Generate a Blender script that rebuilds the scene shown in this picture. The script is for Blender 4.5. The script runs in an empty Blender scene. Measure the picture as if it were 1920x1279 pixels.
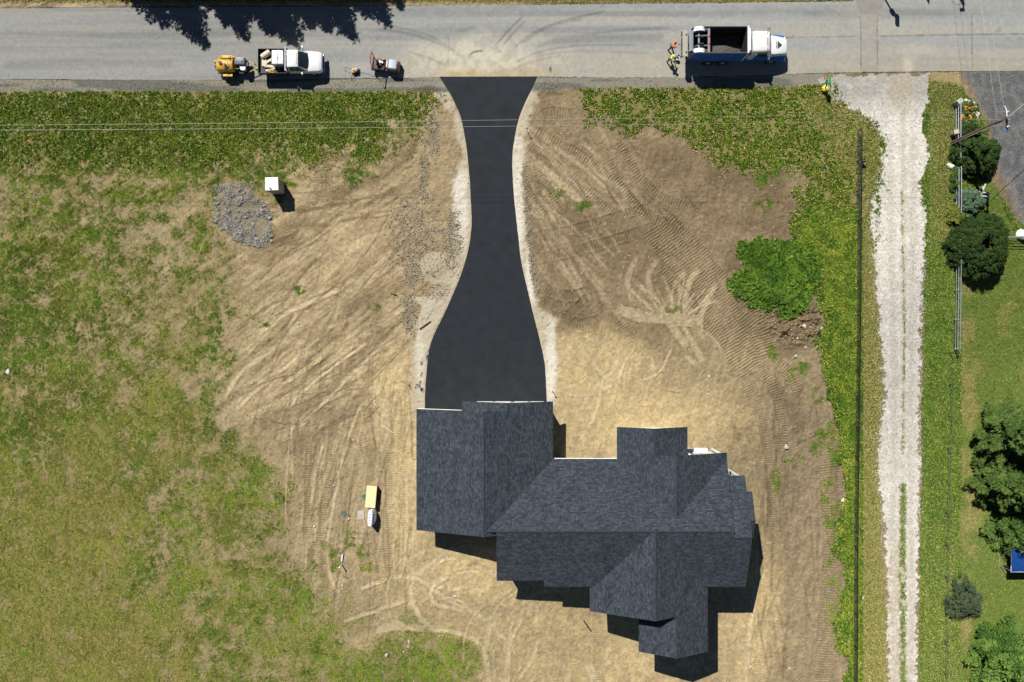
import bpy, bmesh, math, random
import numpy as np
from mathutils import Vector, Matrix
rad = math.radians
sc = bpy.context.scene
COL = sc.collection

# ------------------------------------------------------------------ camera, sky, sun, exposure
DR = 75.0                         # height of the drone over the road, metres
FPX = 28.0 / 36.0 * 1920.0        # focal length in pixels of the 1920 px wide photograph
cam = bpy.data.cameras.new('camera'); cam.lens = 28.0; cam.sensor_width = 36.0
cam.clip_start = 0.5; cam.clip_end = 3000.0
camo = bpy.data.objects.new('camera', cam); COL.objects.link(camo)
camo.location = (0, 0, DR); camo.rotation_euler = (0, 0, 0)
sc.camera = camo

SUNX, SUNY = 0.40, -0.69          # shadow offset per metre of height
world = bpy.data.worlds.new('World'); sc.world = world; world.use_nodes = True
wn = world.node_tree.nodes; wl = world.node_tree.links
bg = wn['Background']; sky = wn.new('ShaderNodeTexSky'); sky.sky_type = 'NISHITA'; sky.sun_disc = False
sky.altitude = 1800.0; sky.air_density = 0.7; sky.dust_density = 0.1
sky.sun_elevation = math.atan(1.0 / math.hypot(SUNX, SUNY)); sky.sun_rotation = math.atan2(-SUNX, -SUNY)
wl.new(sky.outputs[0], bg.inputs[0]); bg.inputs[1].default_value = 0.05
sun = bpy.data.lights.new('sun', 'SUN'); sun.energy = 5.0; sun.angle = rad(0.5); sun.color = (1.0, 0.965, 0.91)
suno = bpy.data.objects.new('sun', sun); COL.objects.link(suno)
suno.location = (-20, 40, 60)
suno.rotation_euler = Vector((SUNX, SUNY, -1)).to_track_quat('-Z', 'Y').to_euler()
sc.view_settings.view_transform = 'Standard'; sc.view_settings.look = 'None'
sc.view_settings.exposure = 0.28; sc.view_settings.gamma = 1.0; sc.view_settings.use_curve_mapping = False
sc.cycles.max_bounces = 4; sc.cycles.diffuse_bounces = 1; sc.cycles.transparent_max_bounces = 4

# ------------------------------------------------------------------ small helpers
def P(px, py, h=0.0):
    """point of the place seen at a pixel of the photograph, given its height"""
    k = (DR - h) / FPX
    return Vector(((px - 960.0) * k, (639.5 - py) * k, h))

def lin(r, g, b):
    f = lambda c: (c / 255.0) / 12.92 if c <= 10 else (((c / 255.0) + 0.055) / 1.055) ** 2.4
    return (f(r), f(g), f(b))

def alb(r, g, b, k=1.38):
    """albedo of a surface whose sunlit look is this sRGB value"""
    return tuple(min(0.9, c / k) for c in lin(r, g, b))

def tag(o, label=None, cat=None, group=None, kind=None):
    if label: o['label'] = label
    if cat: o['category'] = cat
    if group: o['group'] = group
    if kind: o['kind'] = kind
    return o

def thing(name, loc, label, cat, rz=0.0, group=None):
    o = bpy.data.objects.new(name, None); COL.objects.link(o)
    o.location = loc; o.rotation_euler = (0, 0, rz); o.empty_display_size = 0.3
    return tag(o, label, cat, group)

def copy_tree(o, parent=None):
    c = o.copy(); COL.objects.link(c)
    if parent: c.parent = parent
    for ch in [x for x in KIDS.get(o.name, [])]:
        copy_tree(ch, c)
    return c
KIDS = {}

def link(name, me, mat, parent=None):
    o = bpy.data.objects.new(name, me); COL.objects.link(o)
    if mat is not None and len(me.materials) == 0: me.materials.append(mat)
    if parent is not None:
        o.parent = parent; KIDS.setdefault(parent.name, []).append(o)
    return o

SPLIT = {'porch_post', 'fascia', 'roof_lamp', 'tail_lamp', 'side_board', 'fender', 'bed_rail', 'bed_rib', 'slot', 'rib', 'headlight', 'fitting', 'hatch', 'ridge_cap', 'air_bag', 'water_filler', 'cushion', 'side_panel', 'tool_box', 'side', 'bed', 'bulkhead', 'seat', 'rear_frame', 'front_frame', 'hem', 'roll_bar', 'tail_bumper', 'stand', 'lamp'}
def islands(bm):
    seen = set(); out = []
    for v in bm.verts:
        if v in seen: continue
        st = [v]; seen.add(v); comp = []
        while st:
            q = st.pop(); comp.append(q)
            for e in q.link_edges:
                w = e.other_vert(q)
                if w not in seen: seen.add(w); st.append(w)
        out.append(comp)
    return out
def obj(name, bm, mat, parent=None, smooth=True, angle=35):
    """link a mesh; pieces that do not touch become parts of their own where the name is in SPLIT"""
    if name in SPLIT:
        isl = islands(bm)
        if len(isl) > 1:
            first = None
            for comp in isl:
                b2 = bmesh.new(); mp = {v: b2.verts.new(v.co) for v in comp}
                for f in {f for v in comp for f in v.link_faces}: b2.faces.new([mp[v] for v in f.verts])
                o = obj1(name, b2, mat, parent, smooth, angle); first = first or o
            bm.free(); return first
    return obj1(name, bm, mat, parent, smooth, angle)
def obj1(name, bm, mat, parent, smooth, angle):
    me = bpy.data.meshes.new(name)
    bmesh.ops.recalc_face_normals(bm, faces=bm.faces)
    bm.to_mesh(me); bm.free()
    if smooth:
        me.polygons.foreach_set('use_smooth', [True] * len(me.polygons))
        me.set_sharp_from_angle(angle=rad(angle))
    return link(name, me, mat, parent)

def B(): return bmesh.new()

def box(bm, x0, x1, y0, y1, z0, z1, bev=0.0, M=None):
    vs = [bm.verts.new((x, y, z)) for x in (x0, x1) for y in (y0, y1) for z in (z0, z1)]
    idx = [(0, 1, 3, 2), (4, 6, 7, 5), (0, 4, 5, 1), (2, 3, 7, 6), (0, 2, 6, 4), (1, 5, 7, 3)]
    fs = [bm.faces.new([vs[i] for i in f]) for f in idx]
    geom = vs
    if bev > 0:
        es = list({e for f in fs for e in f.edges})
        r = bmesh.ops.bevel(bm, geom=es, offset=bev, segments=2, affect='EDGES', profile=0.6)
        geom = list({v for f in r['faces'] for v in f.verts} | {v for v in vs if v.is_valid})
    if M is not None:
        bmesh.ops.transform(bm, matrix=M, verts=geom)
    return geom

def frame(d):
    d = d.normalized()
    u = d.cross(Vector((0, 0, 1)))
    if u.length < 1e-4: u = d.cross(Vector((0, 1, 0)))
    u.normalize(); return u, u.cross(d).normalized()

def cyl(bm, p0, p1, r0, r1=None, n=14, cap=True):
    p0 = Vector(p0); p1 = Vector(p1); r1 = r0 if r1 is None else r1
    u, v = frame(p1 - p0)
    a = [bm.verts.new(p0 + (u * math.cos(2 * math.pi * i / n) + v * math.sin(2 * math.pi * i / n)) * r0) for i in range(n)]
    b = [bm.verts.new(p1 + (u * math.cos(2 * math.pi * i / n) + v * math.sin(2 * math.pi * i / n)) * r1) for i in range(n)]
    for i in range(n): bm.faces.new((a[i], a[(i + 1) % n], b[(i + 1) % n], b[i]))
    if cap: bm.faces.new(a); bm.faces.new(b)

def tube(bm, pts, r, n=8, r1=None):
    pts = [Vector(p) for p in pts]; rings = []
    for i, p in enumerate(pts):
        d = (pts[min(i + 1, len(pts) - 1)] - pts[max(i - 1, 0)])
        u, v = frame(d)
        rr = r if r1 is None else r + (r1 - r) * i / (len(pts) - 1)
        rings.append([bm.verts.new(p + (u * math.cos(2 * math.pi * k / n) + v * math.sin(2 * math.pi * k / n)) * rr) for k in range(n)])
    for a, b in zip(rings, rings[1:]):
        for k in range(n): bm.faces.new((a[k], a[(k + 1) % n], b[(k + 1) % n], b[k]))
    bm.faces.new(rings[0]); bm.faces.new(rings[-1])

def loft(bm, rings, cap=True):
    R = [[bm.verts.new(p) for p in r] for r in rings]; n = len(R[0])
    for a, b in zip(R, R[1:]):
        for k in range(n): bm.faces.new((a[k], a[(k + 1) % n], b[(k + 1) % n], b[k]))
    if cap: bm.faces.new(R[0]); bm.faces.new(R[-1])
    return [v for r in R for v in r]

def prism(bm, poly, axis, c0, c1):
    """polygon (a, b) drawn across an axis and drawn out along it"""
    def pt(a, b, c): return {'x': (c, a, b), 'y': (a, c, b), 'z': (a, b, c)}[axis]
    A = [bm.verts.new(pt(a, b, c0)) for a, b in poly]; Bv = [bm.verts.new(pt(a, b, c1)) for a, b in poly]
    n = len(poly)
    for i in range(n): bm.faces.new((A[i], A[(i + 1) % n], Bv[(i + 1) % n], Bv[i]))
    bm.faces.new(A); bm.faces.new(Bv)

def ball(bm, c, rx, ry=None, rz=None, seg=14, rings=9, M=None):
    ry = rx if ry is None else ry; rz = rx if rz is None else rz
    m = Matrix.Translation(c) @ (M if M is not None else Matrix.Identity(4)) @ Matrix.Diagonal((rx, ry, rz, 1))
    return bmesh.ops.create_uvsphere(bm, u_segments=seg, v_segments=rings, radius=1.0, matrix=m)['verts']

def RZ(a): return Matrix.Rotation(a, 4, 'Z')
def RX(a): return Matrix.Rotation(a, 4, 'X')
def RY(a): return Matrix.Rotation(a, 4, 'Y')
def TR(x, y, z): return Matrix.Translation((x, y, z))

# ------------------------------------------------------------------ materials
def mat(name, col, rough=0.6, metal=0.0, var=0.12, scale=6.0, bump=0.0, spec=0.5, coat=0.0, dirt=None, dirt_amt=0.0):
    m = bpy.data.materials.new(name); m.use_nodes = True
    nt = m.node_tree; n = nt.nodes; l = nt.links; b = n['Principled BSDF']
    tc = n.new('ShaderNodeTexCoord'); nz = n.new('ShaderNodeTexNoise'); nz.inputs['Scale'].default_value = scale
    nz.inputs['Detail'].default_value = 6; l.new(tc.outputs['Object'], nz.inputs['Vector'])
    r = n.new('ShaderNodeMapRange'); r.inputs[1].default_value = 0.25; r.inputs[2].default_value = 0.75
    r.inputs[3].default_value = 1 - var; r.inputs[4].default_value = 1 + var; l.new(nz.outputs[0], r.inputs[0])
    mx = n.new('ShaderNodeMix'); mx.data_type = 'RGBA'; mx.blend_type = 'MULTIPLY'; mx.inputs[0].default_value = 1
    mx.inputs[6].default_value = (*col, 1); l.new(r.outputs[0], mx.inputs[7])
    out = mx.outputs[2]
    if dirt is not None:
        n2 = n.new('ShaderNodeTexNoise'); n2.inputs['Scale'].default_value = scale * 0.4; n2.inputs['Detail'].default_value = 8
        l.new(tc.outputs['Object'], n2.inputs['Vector'])
        r2 = n.new('ShaderNodeMapRange'); r2.inputs[1].default_value = 0.48; r2.inputs[2].default_value = 0.72
        r2.inputs[3].default_value = 0; r2.inputs[4].default_value = dirt_amt; l.new(n2.outputs[0], r2.inputs[0])
        m2 = n.new('ShaderNodeMix'); m2.data_type = 'RGBA'; l.new(r2.outputs[0], m2.inputs[0])
        l.new(out, m2.inputs[6]); m2.inputs[7].default_value = (*dirt, 1); out = m2.outputs[2]
    l.new(out, b.inputs['Base Color'])
    b.inputs['Roughness'].default_value = rough; b.inputs['Metallic'].default_value = metal
    b.inputs['Specular IOR Level'].default_value = spec; b.inputs['Coat Weight'].default_value = coat
    if bump:
        bp = n.new('ShaderNodeBump'); bp.inputs['Strength'].default_value = bump; bp.inputs['Distance'].default_value = 0.02
        l.new(nz.outputs[0], bp.inputs['Height']); l.new(bp.outputs[0], b.inputs['Normal'])
    return m

def attr_mat(name, rough=0.95, var=0.18, scale=9.0, fine=60.0, fvar=0.18, bump=0.5, bdist=0.03, spec=0.15, trans=0.0):
    """surface whose colour is worked out per vertex in code, broken up by two noises"""
    m = bpy.data.materials.new(name); m.use_nodes = True
    nt = m.node_tree; n = nt.nodes; l = nt.links; b = n['Principled BSDF']
    at = n.new('ShaderNodeAttribute'); at.attribute_name = 'tint'
    tc = n.new('ShaderNodeTexCoord'); prev = at.outputs['Color']; last = None
    for s, v in ((scale, var), (fine, fvar)):
        if v <= 0: continue
        nz = n.new('ShaderNodeTexNoise'); nz.inputs['Scale'].default_value = s; nz.inputs['Detail'].default_value = 3
        l.new(tc.outputs['Object'], nz.inputs['Vector'])
        r = n.new('ShaderNodeMapRange'); r.inputs[1].default_value = 0.28; r.inputs[2].default_value = 0.72
        r.inputs[3].default_value = 1 - v; r.inputs[4].default_value = 1 + v; l.new(nz.outputs[0], r.inputs[0])
        mx = n.new('ShaderNodeMix'); mx.data_type = 'RGBA'; mx.blend_type = 'MULTIPLY'; mx.inputs[0].default_value = 1
        l.new(prev, mx.inputs[6]); l.new(r.outputs[0], mx.inputs[7]); prev = mx.outputs[2]; last = nz
    l.new(prev, b.inputs['Base Color']); b.inputs['Roughness'].default_value = rough
    b.inputs['Specular IOR Level'].default_value = spec
    if bump and last is not None:
        bp = n.new('ShaderNodeBump'); bp.inputs['Strength'].default_value = bump; bp.inputs['Distance'].default_value = bdist
        l.new(last.outputs[0], bp.inputs['Height']); l.new(bp.outputs[0], b.inputs['Normal'])
    return m
# ------------------------------------------------------------------ the ground: one sheet, its relief and its colours
RNG = np.random.default_rng(7)
STEP = 0.068
dx = np.arange(-51.5, 51.5 + 1e-6, STEP); dy = np.arange(-35.0, 35.0 + 1e-6, STEP)
ext = np.array([1, 3, 7, 15, 31, 63, 127, 255, 511, 1023.0])
GX = np.concatenate([dx[0] - ext[::-1], dx, dx[-1] + ext]); GY = np.concatenate([dy[0] - ext[::-1], dy, dy[-1] + ext])
CX = np.clip(GX, dx[0], dx[-1]); CY = np.clip(GY, dy[0], dy[-1])
NX, NY = len(GX), len(GY)
S = FPX / DR
PXX = 960 + CX * S; PYY = 639.5 - CY * S          # the pixel each column and row of the sheet falls on
f32 = np.float32
def terrain(px, py):
    """the land falls away by three metres towards the south-east, round the house's lower storey"""
    v = np.clip((0.6 * (px - 821.0) + 0.8 * (py - 1027.0) - 60.0) / 360.0, 0, 1); return -3.0 * v * v * (3 - 2 * v)
TT = terrain(PXX[None, :], PYY[:, None]).astype(f32)
def G(px, py, h=0.0):
    """point on the ground at a pixel of the photograph"""
    p = P(px, py, float(terrain(px, py))); p.z += h; return p

def sstep(a, b, x):
    t = np.clip((x - a) / (b - a), 0, 1); return (t * t * (3 - 2 * t)).astype(f32)

def gnoise(freq, seed, fy=None):
    """value noise over the sheet; freq in waves per metre"""
    fy = freq if fy is None else fy
    r = np.random.default_rng(seed)
    def axis(c, fr):
        t = (c - c[0]) * fr; i = np.floor(t).astype(int); w = t - i; w = w * w * (3 - 2 * w); return i, w.astype(f32)
    ix, wx = axis(CX, freq); iy, wy = axis(CY, fy)
    L = r.random((iy.max() + 2, ix.max() + 2), dtype=f32)
    A = L[iy] * (1 - wy)[:, None] + L[iy + 1] * wy[:, None]
    return A[:, ix] * (1 - wx) + A[:, ix + 1] * wx

def fbm(freq, seed, octv=4, gain=0.5, fy=None):
    t = 0; a = 1.0; s = 0.0
    for o in range(octv):
        t = t + a * gnoise(freq * 2.03 ** o, seed + 31 * o, None if fy is None else fy * 2.03 ** o); s += a; a *= gain
    return (t / s).astype(f32)          # about 0.5 mean

def _h(ix, iy, seed):
    with np.errstate(over='ignore'):
        h = (ix.astype(np.uint32) * np.uint32(374761393) + iy.astype(np.uint32) * np.uint32(668265263) + np.uint32(seed * 974711))
        h = (h ^ (h >> np.uint32(13))) * np.uint32(1274126177)
    return ((h ^ (h >> np.uint32(16))) & np.uint32(0xffff)).astype(f32) / f32(65535)

def rnoise(x, y, seed):
    ix = np.floor(x).astype(np.int32); iy = np.floor(y).astype(np.int32)
    fx = (x - ix).astype(f32); fy = (y - iy).astype(f32); fx = fx * fx * (3 - 2 * fx); fy = fy * fy * (3 - 2 * fy)
    a = _h(ix, iy, seed); b = _h(ix + 1, iy, seed); c = _h(ix, iy + 1, seed); d = _h(ix + 1, iy + 1, seed)
    return (a * (1 - fx) + b * fx) * (1 - fy) + (c * (1 - fx) + d * fx) * fy

def streak(ang, fl, fa, seed, octv=2):
    """noise drawn out along a direction (ang in degrees, world axes)"""
    c, s_ = math.cos(rad(ang)), math.sin(rad(ang))
    X = CX[None, :].astype(f32); Y = CY[:, None].astype(f32)
    u = (X * c + Y * s_) * fl + 400; v = (-X * s_ + Y * c) * fa + 400
    t = rnoise(u, v, seed)
    if octv > 1: t = t * 0.62 + 0.38 * rnoise(u * 2.1, v * 2.1, seed + 5)
    return t

# coarse signed distance to hand drawn outlines, in photograph pixels
qx = np.linspace(PXX[0], PXX[-1], 420); qy = np.linspace(PYY[-1], PYY[0], 290)
QX, QY = np.meshgrid(qx, qy)
def up(F):
    tx = (PXX - qx[0]) / (qx[1] - qx[0]); ty = (PYY - qy[0]) / (qy[1] - qy[0])
    ix = np.clip(np.floor(tx).astype(int), 0, len(qx) - 2); iy = np.clip(np.floor(ty).astype(int), 0, len(qy) - 2)
    wx = (tx - ix).astype(f32); wy = (ty - iy).astype(f32)
    F = F.astype(f32)
    A = F[iy] * (1 - wy)[:, None] + F[iy + 1] * wy[:, None]
    return A[:, ix] * (1 - wx) + A[:, ix + 1] * wx

def sdf_at(poly, X, Y):
    p = np.array(poly, float); q = np.roll(p, -1, 0)
    d2 = np.full(X.shape, 1e12); ins = np.zeros(X.shape, bool)
    for (ax, ay), (bx, by) in zip(p, q):
        ex, ey = bx - ax, by - ay; wx = X - ax; wy = Y - ay
        t = np.clip((wx * ex + wy * ey) / (ex * ex + ey * ey + 1e-9), 0, 1)
        d2 = np.minimum(d2, (wx - ex * t) ** 2 + (wy - ey * t) ** 2)
        c = (ay > Y) != (by > Y)
        with np.errstate(divide='ignore', invalid='ignore'):
            ins ^= c & (X < (bx - ax) * (Y - ay) / (by - ay + 1e-12) + ax)
    return np.where(ins, 1, -1) * np.sqrt(d2)

def sdf(poly): return up(sdf_at(poly, QX, QY))

n_big = fbm(0.10, 1); n_mid = fbm(0.45, 2); n_fin = fbm(1.7, 3); n_vf = fbm(5.0, 4, 3)
def region(poly, soft, amp, nz=None):
    nz = n_mid if nz is None else nz
    return sstep(-soft, soft, sdf(poly) + (nz - 0.5) * 2 * amp + (n_vf - 0.5) * amp * 0.9)
def blob(cx, cy, rx, ry, soft=0.4, amp=0.35, nz=None):
    nz = n_mid if nz is None else nz
    X = (PXX[None, :] - cx) / rx; Y = (PYY[:, None] - cy) / ry
    return sstep(1 + soft, 1 - soft, np.sqrt(X * X + Y * Y) + (nz - 0.5) * 2 * amp).astype(f32)

# -- outlines
DRIVE_L = [(824, 144), (845, 178), (862, 215), (869, 243), (875, 280), (880, 330), (883, 380), (884, 425), (878, 468), (866, 510), (850, 550), (832, 590), (815, 625), (806, 650), (802, 675), (799, 708), (797, 740), (797, 792)]
DRIVE_R = [(1026, 792), (1025, 755), (1023, 712), (1020, 675), (1010, 630), (1000, 590), (988, 540), (977, 490), (971, 440), (966, 395), (962, 350), (960, 305), (962, 272), (968, 240), (975, 213), (991, 178), (1007, 144)]
DRIVE = DRIVE_L + DRIVE_R
GRASS_W = [(-400, 168), (300, 168), (560, 170), (775, 168), (778, 205), (735, 222), (725, 262), (690, 285), (620, 292), (560, 330), (520, 365), (470, 400), (430, 420), (410, 455), (395, 520), (420, 560), (455, 590), (425, 640), (415, 690), (385, 730), (430, 790), (470, 830), (505, 880), (515, 950), (545, 1010), (560, 1080), (600, 1140), (640, 1190), (690, 1215), (760, 1196), (830, 1195), (870, 1240), (885, 1300), (885, 1700), (-400, 1700)]
GRASS_E = [(1088, 163), (1540, 155), (1590, 215), (1640, 240), (1652, 300), (1640, 640), (1660, 1279), (1660, 1700), (1596, 1700), (1596, 1279), (1592, 980), (1584, 800), (1570, 740), (1556, 640), (1550, 560), (1535, 470), (1505, 440), (1500, 380), (1510, 335), (1470, 310), (1400, 312), (1330, 280), (1290, 250), (1200, 232), (1100, 234)]
STRIP_E = [(1735, 150), (1800, 165), (1850, 230), (1838, 330), (1905, 420), (2400, 420), (2400, 1700), (1720, 1700), (1722, 1279), (1728, 900), (1735, 520), (1730, 330), (1728, 250)]
LAWN = [(1799, 400), (1840, 330), (1860, 340), (1900, 430), (2400, 440), (2400, 1700), (1790, 1700), (1800, 900)]
YARD = [(1806, 134), (2400, 120), (2400, 480), (1918, 425), (1893, 345), (1868, 300), (1862, 250), (1840, 200)]
LANE = [(1535, 148), (1600, 138), (1745, 136), (1738, 190), (1730, 240), (1743, 275), (1738, 320), (1727, 350), (1737, 400), (1735, 460), (1729, 540), (1726, 640), (1724, 800), (1722, 1000), (1720, 1279), (1720, 1700), (1665, 1700), (1664, 1279), (1662, 1030), (1658, 980), (1648, 900), (1644, 860), (1660, 740), (1652, 660), (1645, 560), (1638, 480), (1634, 380), (1648, 330), (1652, 260), (1632, 225), (1590, 205), (1556, 180)]
ROAD = [(-900, 14), (0, 14), (240, 12), (820, 10), (1260, 6), (1600, 2), (1660, -60), (1660, -200), (2900, -200), (2900, 132), (1920, 134), (1720, 136), (1500, 139), (1300, 146), (1140, 146), (1010, 144), (820, 146), (620, 150), (400, 151), (0, 150), (-900, 150)]
SHOULD = [(-900, 140), (1540, 130), (1545, 158), (1400, 164), (1180, 165), (1060, 166), (1010, 170), (800, 172), (300, 172), (-900, 172)]
SHOW = [(795, 150), (828, 140), (900, 300), (890, 470), (810, 660), (797, 780), (772, 780), (775, 700), (770, 640), (800, 560), (846, 500), (850, 430), (848, 340), (868, 300), (860, 260), (845, 215), (815, 178)]
SHOE = [(985, 148), (1022, 150), (1005, 190), (990, 240), (982, 290), (978, 340), (982, 400), (988, 460), (1000, 520), (1008, 575), (1046, 598), (1040, 640), (1046, 680), (1042, 745), (1030, 790), (1015, 790), (955, 500), (940, 300)]

n_tuft = (.45 * n_vf + .55 * fbm(2.6, 5, 3)).astype(f32)
g_west = region(GRASS_W, 42, 55); g_westh = region(GRASS_W, 14, 34); g_east = region(GRASS_E, 20, 26); g_strip = region(STRIP_E, 5, 8)
lawn = region(LAWN, 3, 4); yard = region(YARD, 8, 12); lane = region(LANE, 5, 9, n_fin); road_m = region(ROAD, 1.0, 1.6, n_fin)
shoulder = region(SHOULD, 3, 4); sho_w = region(SHOW, 6, 9, n_fin); sho_e = region(SHOE, 5, 7, n_fin)

# -- hand placed tracks and scrapes
Z = np.zeros((NY, NX), f32); tone = np.zeros((NY, NX), f32); bare = np.zeros((NY, NX), f32); pale = np.zeros((NY, NX), f32)
dark = np.zeros((NY, NX), f32); rt = np.zeros((NY, NX), f32); tread = np.zeros((NY, NX), f32)
def spline(pts, step=7.0):
    p = np.array(pts, float); p = np.vstack([2 * p[0] - p[1], p, 2 * p[-1] - p[-2]]); out = []
    for i in range(1, len(p) - 2):
        n = max(2, int(np.hypot(*(p[i + 1] - p[i])) / step)); t = np.linspace(0, 1, n, endpoint=False)[:, None]
        out.append(0.5 * (2 * p[i] + (p[i + 1] - p[i - 1]) * t + (2 * p[i - 1] - 5 * p[i] + 4 * p[i + 1] - p[i + 2]) * t ** 2 + (3 * p[i] - p[i - 1] - 3 * p[i + 1] + p[i + 2]) * t ** 3))
    return np.vstack(out + [p[-2][None]])
def near(pts, half, step=7.0):
    q = spline(pts, step); x0, y0 = q.min(0) - half - 3; x1, y1 = q.max(0) + half + 3
    ci = np.where((PXX >= x0) & (PXX <= x1))[0]; ri = np.where((PYY >= y0) & (PYY <= y1))[0]
    if len(ci) < 2 or len(ri) < 2: return None
    sl = (slice(ri[0], ri[-1] + 1), slice(ci[0], ci[-1] + 1))
    X, Y = np.meshgrid(PXX[sl[1]], PYY[sl[0]]); d2 = np.full(X.shape, 1e9); arc = np.zeros(X.shape); lat = np.zeros(X.shape); acc = 0.0
    for (ax, ay), (bx, by) in zip(q, q[1:]):
        ex, ey = bx - ax, by - ay; L = math.hypot(ex, ey) + 1e-9; wx = X - ax; wy = Y - ay
        t = np.clip((wx * ex + wy * ey) / (L * L), 0, 1); d = (wx - ex * t) ** 2 + (wy - ey * t) ** 2
        m = d < d2; d2 = np.where(m, d, d2); arc = np.where(m, acc + t * L, arc); lat = np.where(m, (wx * ey - wy * ex) / L, lat); acc += L
    endf = sstep(0, 14, arc) * sstep(0, 14, acc - arc)
    return sl, np.sqrt(d2), arc, lat, endf, acc
def track(pts, w=16, pitch=5.2, amp=0.03, depth=0.03, tn=-0.10, wt=1.0, chev=0.0, berm=0.02):
    r = near(pts, w)
    if r is None: return
    sl, d, arc, lat, e, L = r; nz = n_fin[sl]
    p = sstep(w * 0.5 + 2, w * 0.5 - 2, d + (nz - 0.5) * 3) * e * wt * (0.55 + 0.9 * sstep(0.3, 0.6, n_mid[sl]))
    p = np.minimum(p, 1.0)
    ph = 2 * np.pi * (arc + chev * np.abs(lat) + (nz - 0.5) * 4.0) / pitch
    bars = (np.abs(np.sin(ph / 2)) ** 0.7 - 0.55)
    keep = 1 - p * 0.8; Z[sl] *= keep
    Z[sl] += p * (-depth + amp * bars * 4.2) + berm * np.exp(-((d - w * 0.58) / 2.0) ** 2) * e * wt * nz * 3.2
    tone[sl] += (tn - .05) * p * (0.75 + 0.5 * nz) + 0.42 * p * bars; tread[sl] = np.maximum(tread[sl], p)  # tone dips between the bars: groove shade put into the soil colour
def smooth_track(pts, w=8, pl=0.6, depth=0.025, berm=0.03, br=0.8):
    r = near(pts, w)
    if r is None: return
    sl, d, arc, lat, e, L = r; nz = n_fin[sl]
    p = sstep(w * 0.5 + 2.8, w * 0.5 - 2.6, d + (nz - 0.5) * 5) * e * (0.50 + 0.7 * n_mid[sl]) * (.7 + .6 * n_vf[sl])
    Z[sl] *= 1 - p * 0.9
    Z[sl] += -depth * p + berm * np.exp(-((d - w * 0.62) / 1.8) ** 2) * e * nz * 1.6
    pale[sl] = np.maximum(pale[sl], p * pl * 1.3); edge = np.exp(-((d - w * 0.72) / 1.5) ** 2) * e * nz; tone[sl] -= .16 * edge; bare[sl] = np.maximum(bare[sl], p * br)  # dark rims paint the shading of the track's raised edges
def brush(F, pts, w, v, soft=0.5, nzamp=6.0):
    r = near(pts, w * (1 + soft))
    if r is None: return
    sl, d, arc, lat, e, L = r
    p = sstep(w * 0.5 * (1 + soft), w * 0.5 * (1 - soft), d + (n_fin[sl] - 0.5) * nzamp) * e
    F[sl] = np.maximum(F[sl], p * v) if v > 0 else np.minimum(F[sl], p * v)

# rough relief of the worked soil, drawn out along the scraper's way on the west side
st_w = streak(38, 0.30, 1.5, 11); st_v = streak(90, 0.22, 1.2, 12); st_r = streak(-35, 0.4, 1.6, 13)
wsel = sstep(860, 700, PXX)[None, :] * sstep(840, 700, PYY)[:, None]
n_crumb = fbm(3.2, 8, 3)
Z += 0.16 * (n_mid - 0.5) + 0.13 * (n_fin - 0.5) + 0.07 * (n_vf - 0.5) + .10 * np.clip(n_crumb - .58, 0, 1)
Z += wsel * (0.13 * (st_w - 0.5) + .06 * (streak(36, .45, 4.0, 16) - .5))
Z += (1 - wsel) * (0.05 * (st_v - 0.5) + .025 * (streak(80, .5, 4.0, 17) - .5))
# east side: machine tracks
track([(1000, 242), (1048, 270), (1092, 293), (1127, 321), (1159, 345), (1183, 377), (1215, 405), (1255, 421), (1303, 429)], 17)
track([(1115, 258), (1135, 290), (1151, 321), (1171, 353), (1199, 389), (1231, 409)], 15)
track([(1155, 262), (1175, 290), (1195, 325), (1215, 349), (1247, 373), (1279, 383), (1303, 393)], 15)
track([(990, 270), (1020, 290), (1060, 321), (1096, 353), (1135, 385), (1163, 405)], 13, amp=0.02)
track([(1000, 310), (1028, 353), (1048, 385), (1080, 409)], 13, amp=0.018)
track([(985, 335), (1000, 370), (1025, 410)], 13, amp=0.018)
track([(1000, 441), (1060, 433), (1120, 417), (1183, 397), (1225, 388)], 15)
track([(1004, 485), (1080, 469), (1140, 453), (1191, 437), (1239, 421)], 17)
track([(1010, 215), (1040, 210), (1080, 216)], 18, amp=0.02)
for k in range(-2, 3):
    ox = k * 16.5; oy = -k * 10.5
    track([(1222 + ox * .8, 420 + oy * .8), (1263 + ox, 470 + oy), (1303 + ox, 520 + oy), (1348 + ox, 572 + oy), (1390 + ox, 625 + oy), (1425 + ox * .8, 690 + oy)][(0 if k > -2 else 1):], 19, pitch=5.4, amp=0.036, depth=0.02, tn=-0.06, berm=0.012)
track([(1425, 680), (1455, 740), (1468, 800), (1470, 850)], 18, pitch=4.6, amp=0.03)
track([(1440, 660), (1480, 700), (1500, 745)], 17, pitch=4.8, amp=0.03)
track([(1385, 690), (1420, 760), (1438, 830), (1445, 900), (1450, 1000)], 20, pitch=4.4, amp=0.018)
track([(1400, 800), (1425, 870), (1430, 960)], 16, pitch=4.4, amp=0.014)
track([(1545, 830), (1556, 900), (1560, 980), (1560, 1060), (1552, 1160), (1545, 1279), (1545, 1330)], 34, pitch=4.8, amp=0.022, depth=0.01, tn=-0.05)
track([(1575, 870), (1580, 960), (1578, 1060)], 16, pitch=4.8, amp=0.02, tn=-0.05)
track([(1435, 1080), (1428, 1180), (1420, 1290)], 16, pitch=4.4, amp=0.015, tn=-0.03)
track([(1010, 560), (1040, 590), (1085, 610), (1130, 600)], 22, pitch=5, amp=0.016)
track([(1000, 520), (1030, 545), (1070, 555), (1105, 545)], 18, pitch=5, amp=0.016)
track([(1055, 600), (1090, 570), (1110, 545)], 16, pitch=5, amp=0.014)
track([(1160, 600), (1175, 625)], 26, pitch=5, amp=0.02)
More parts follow.
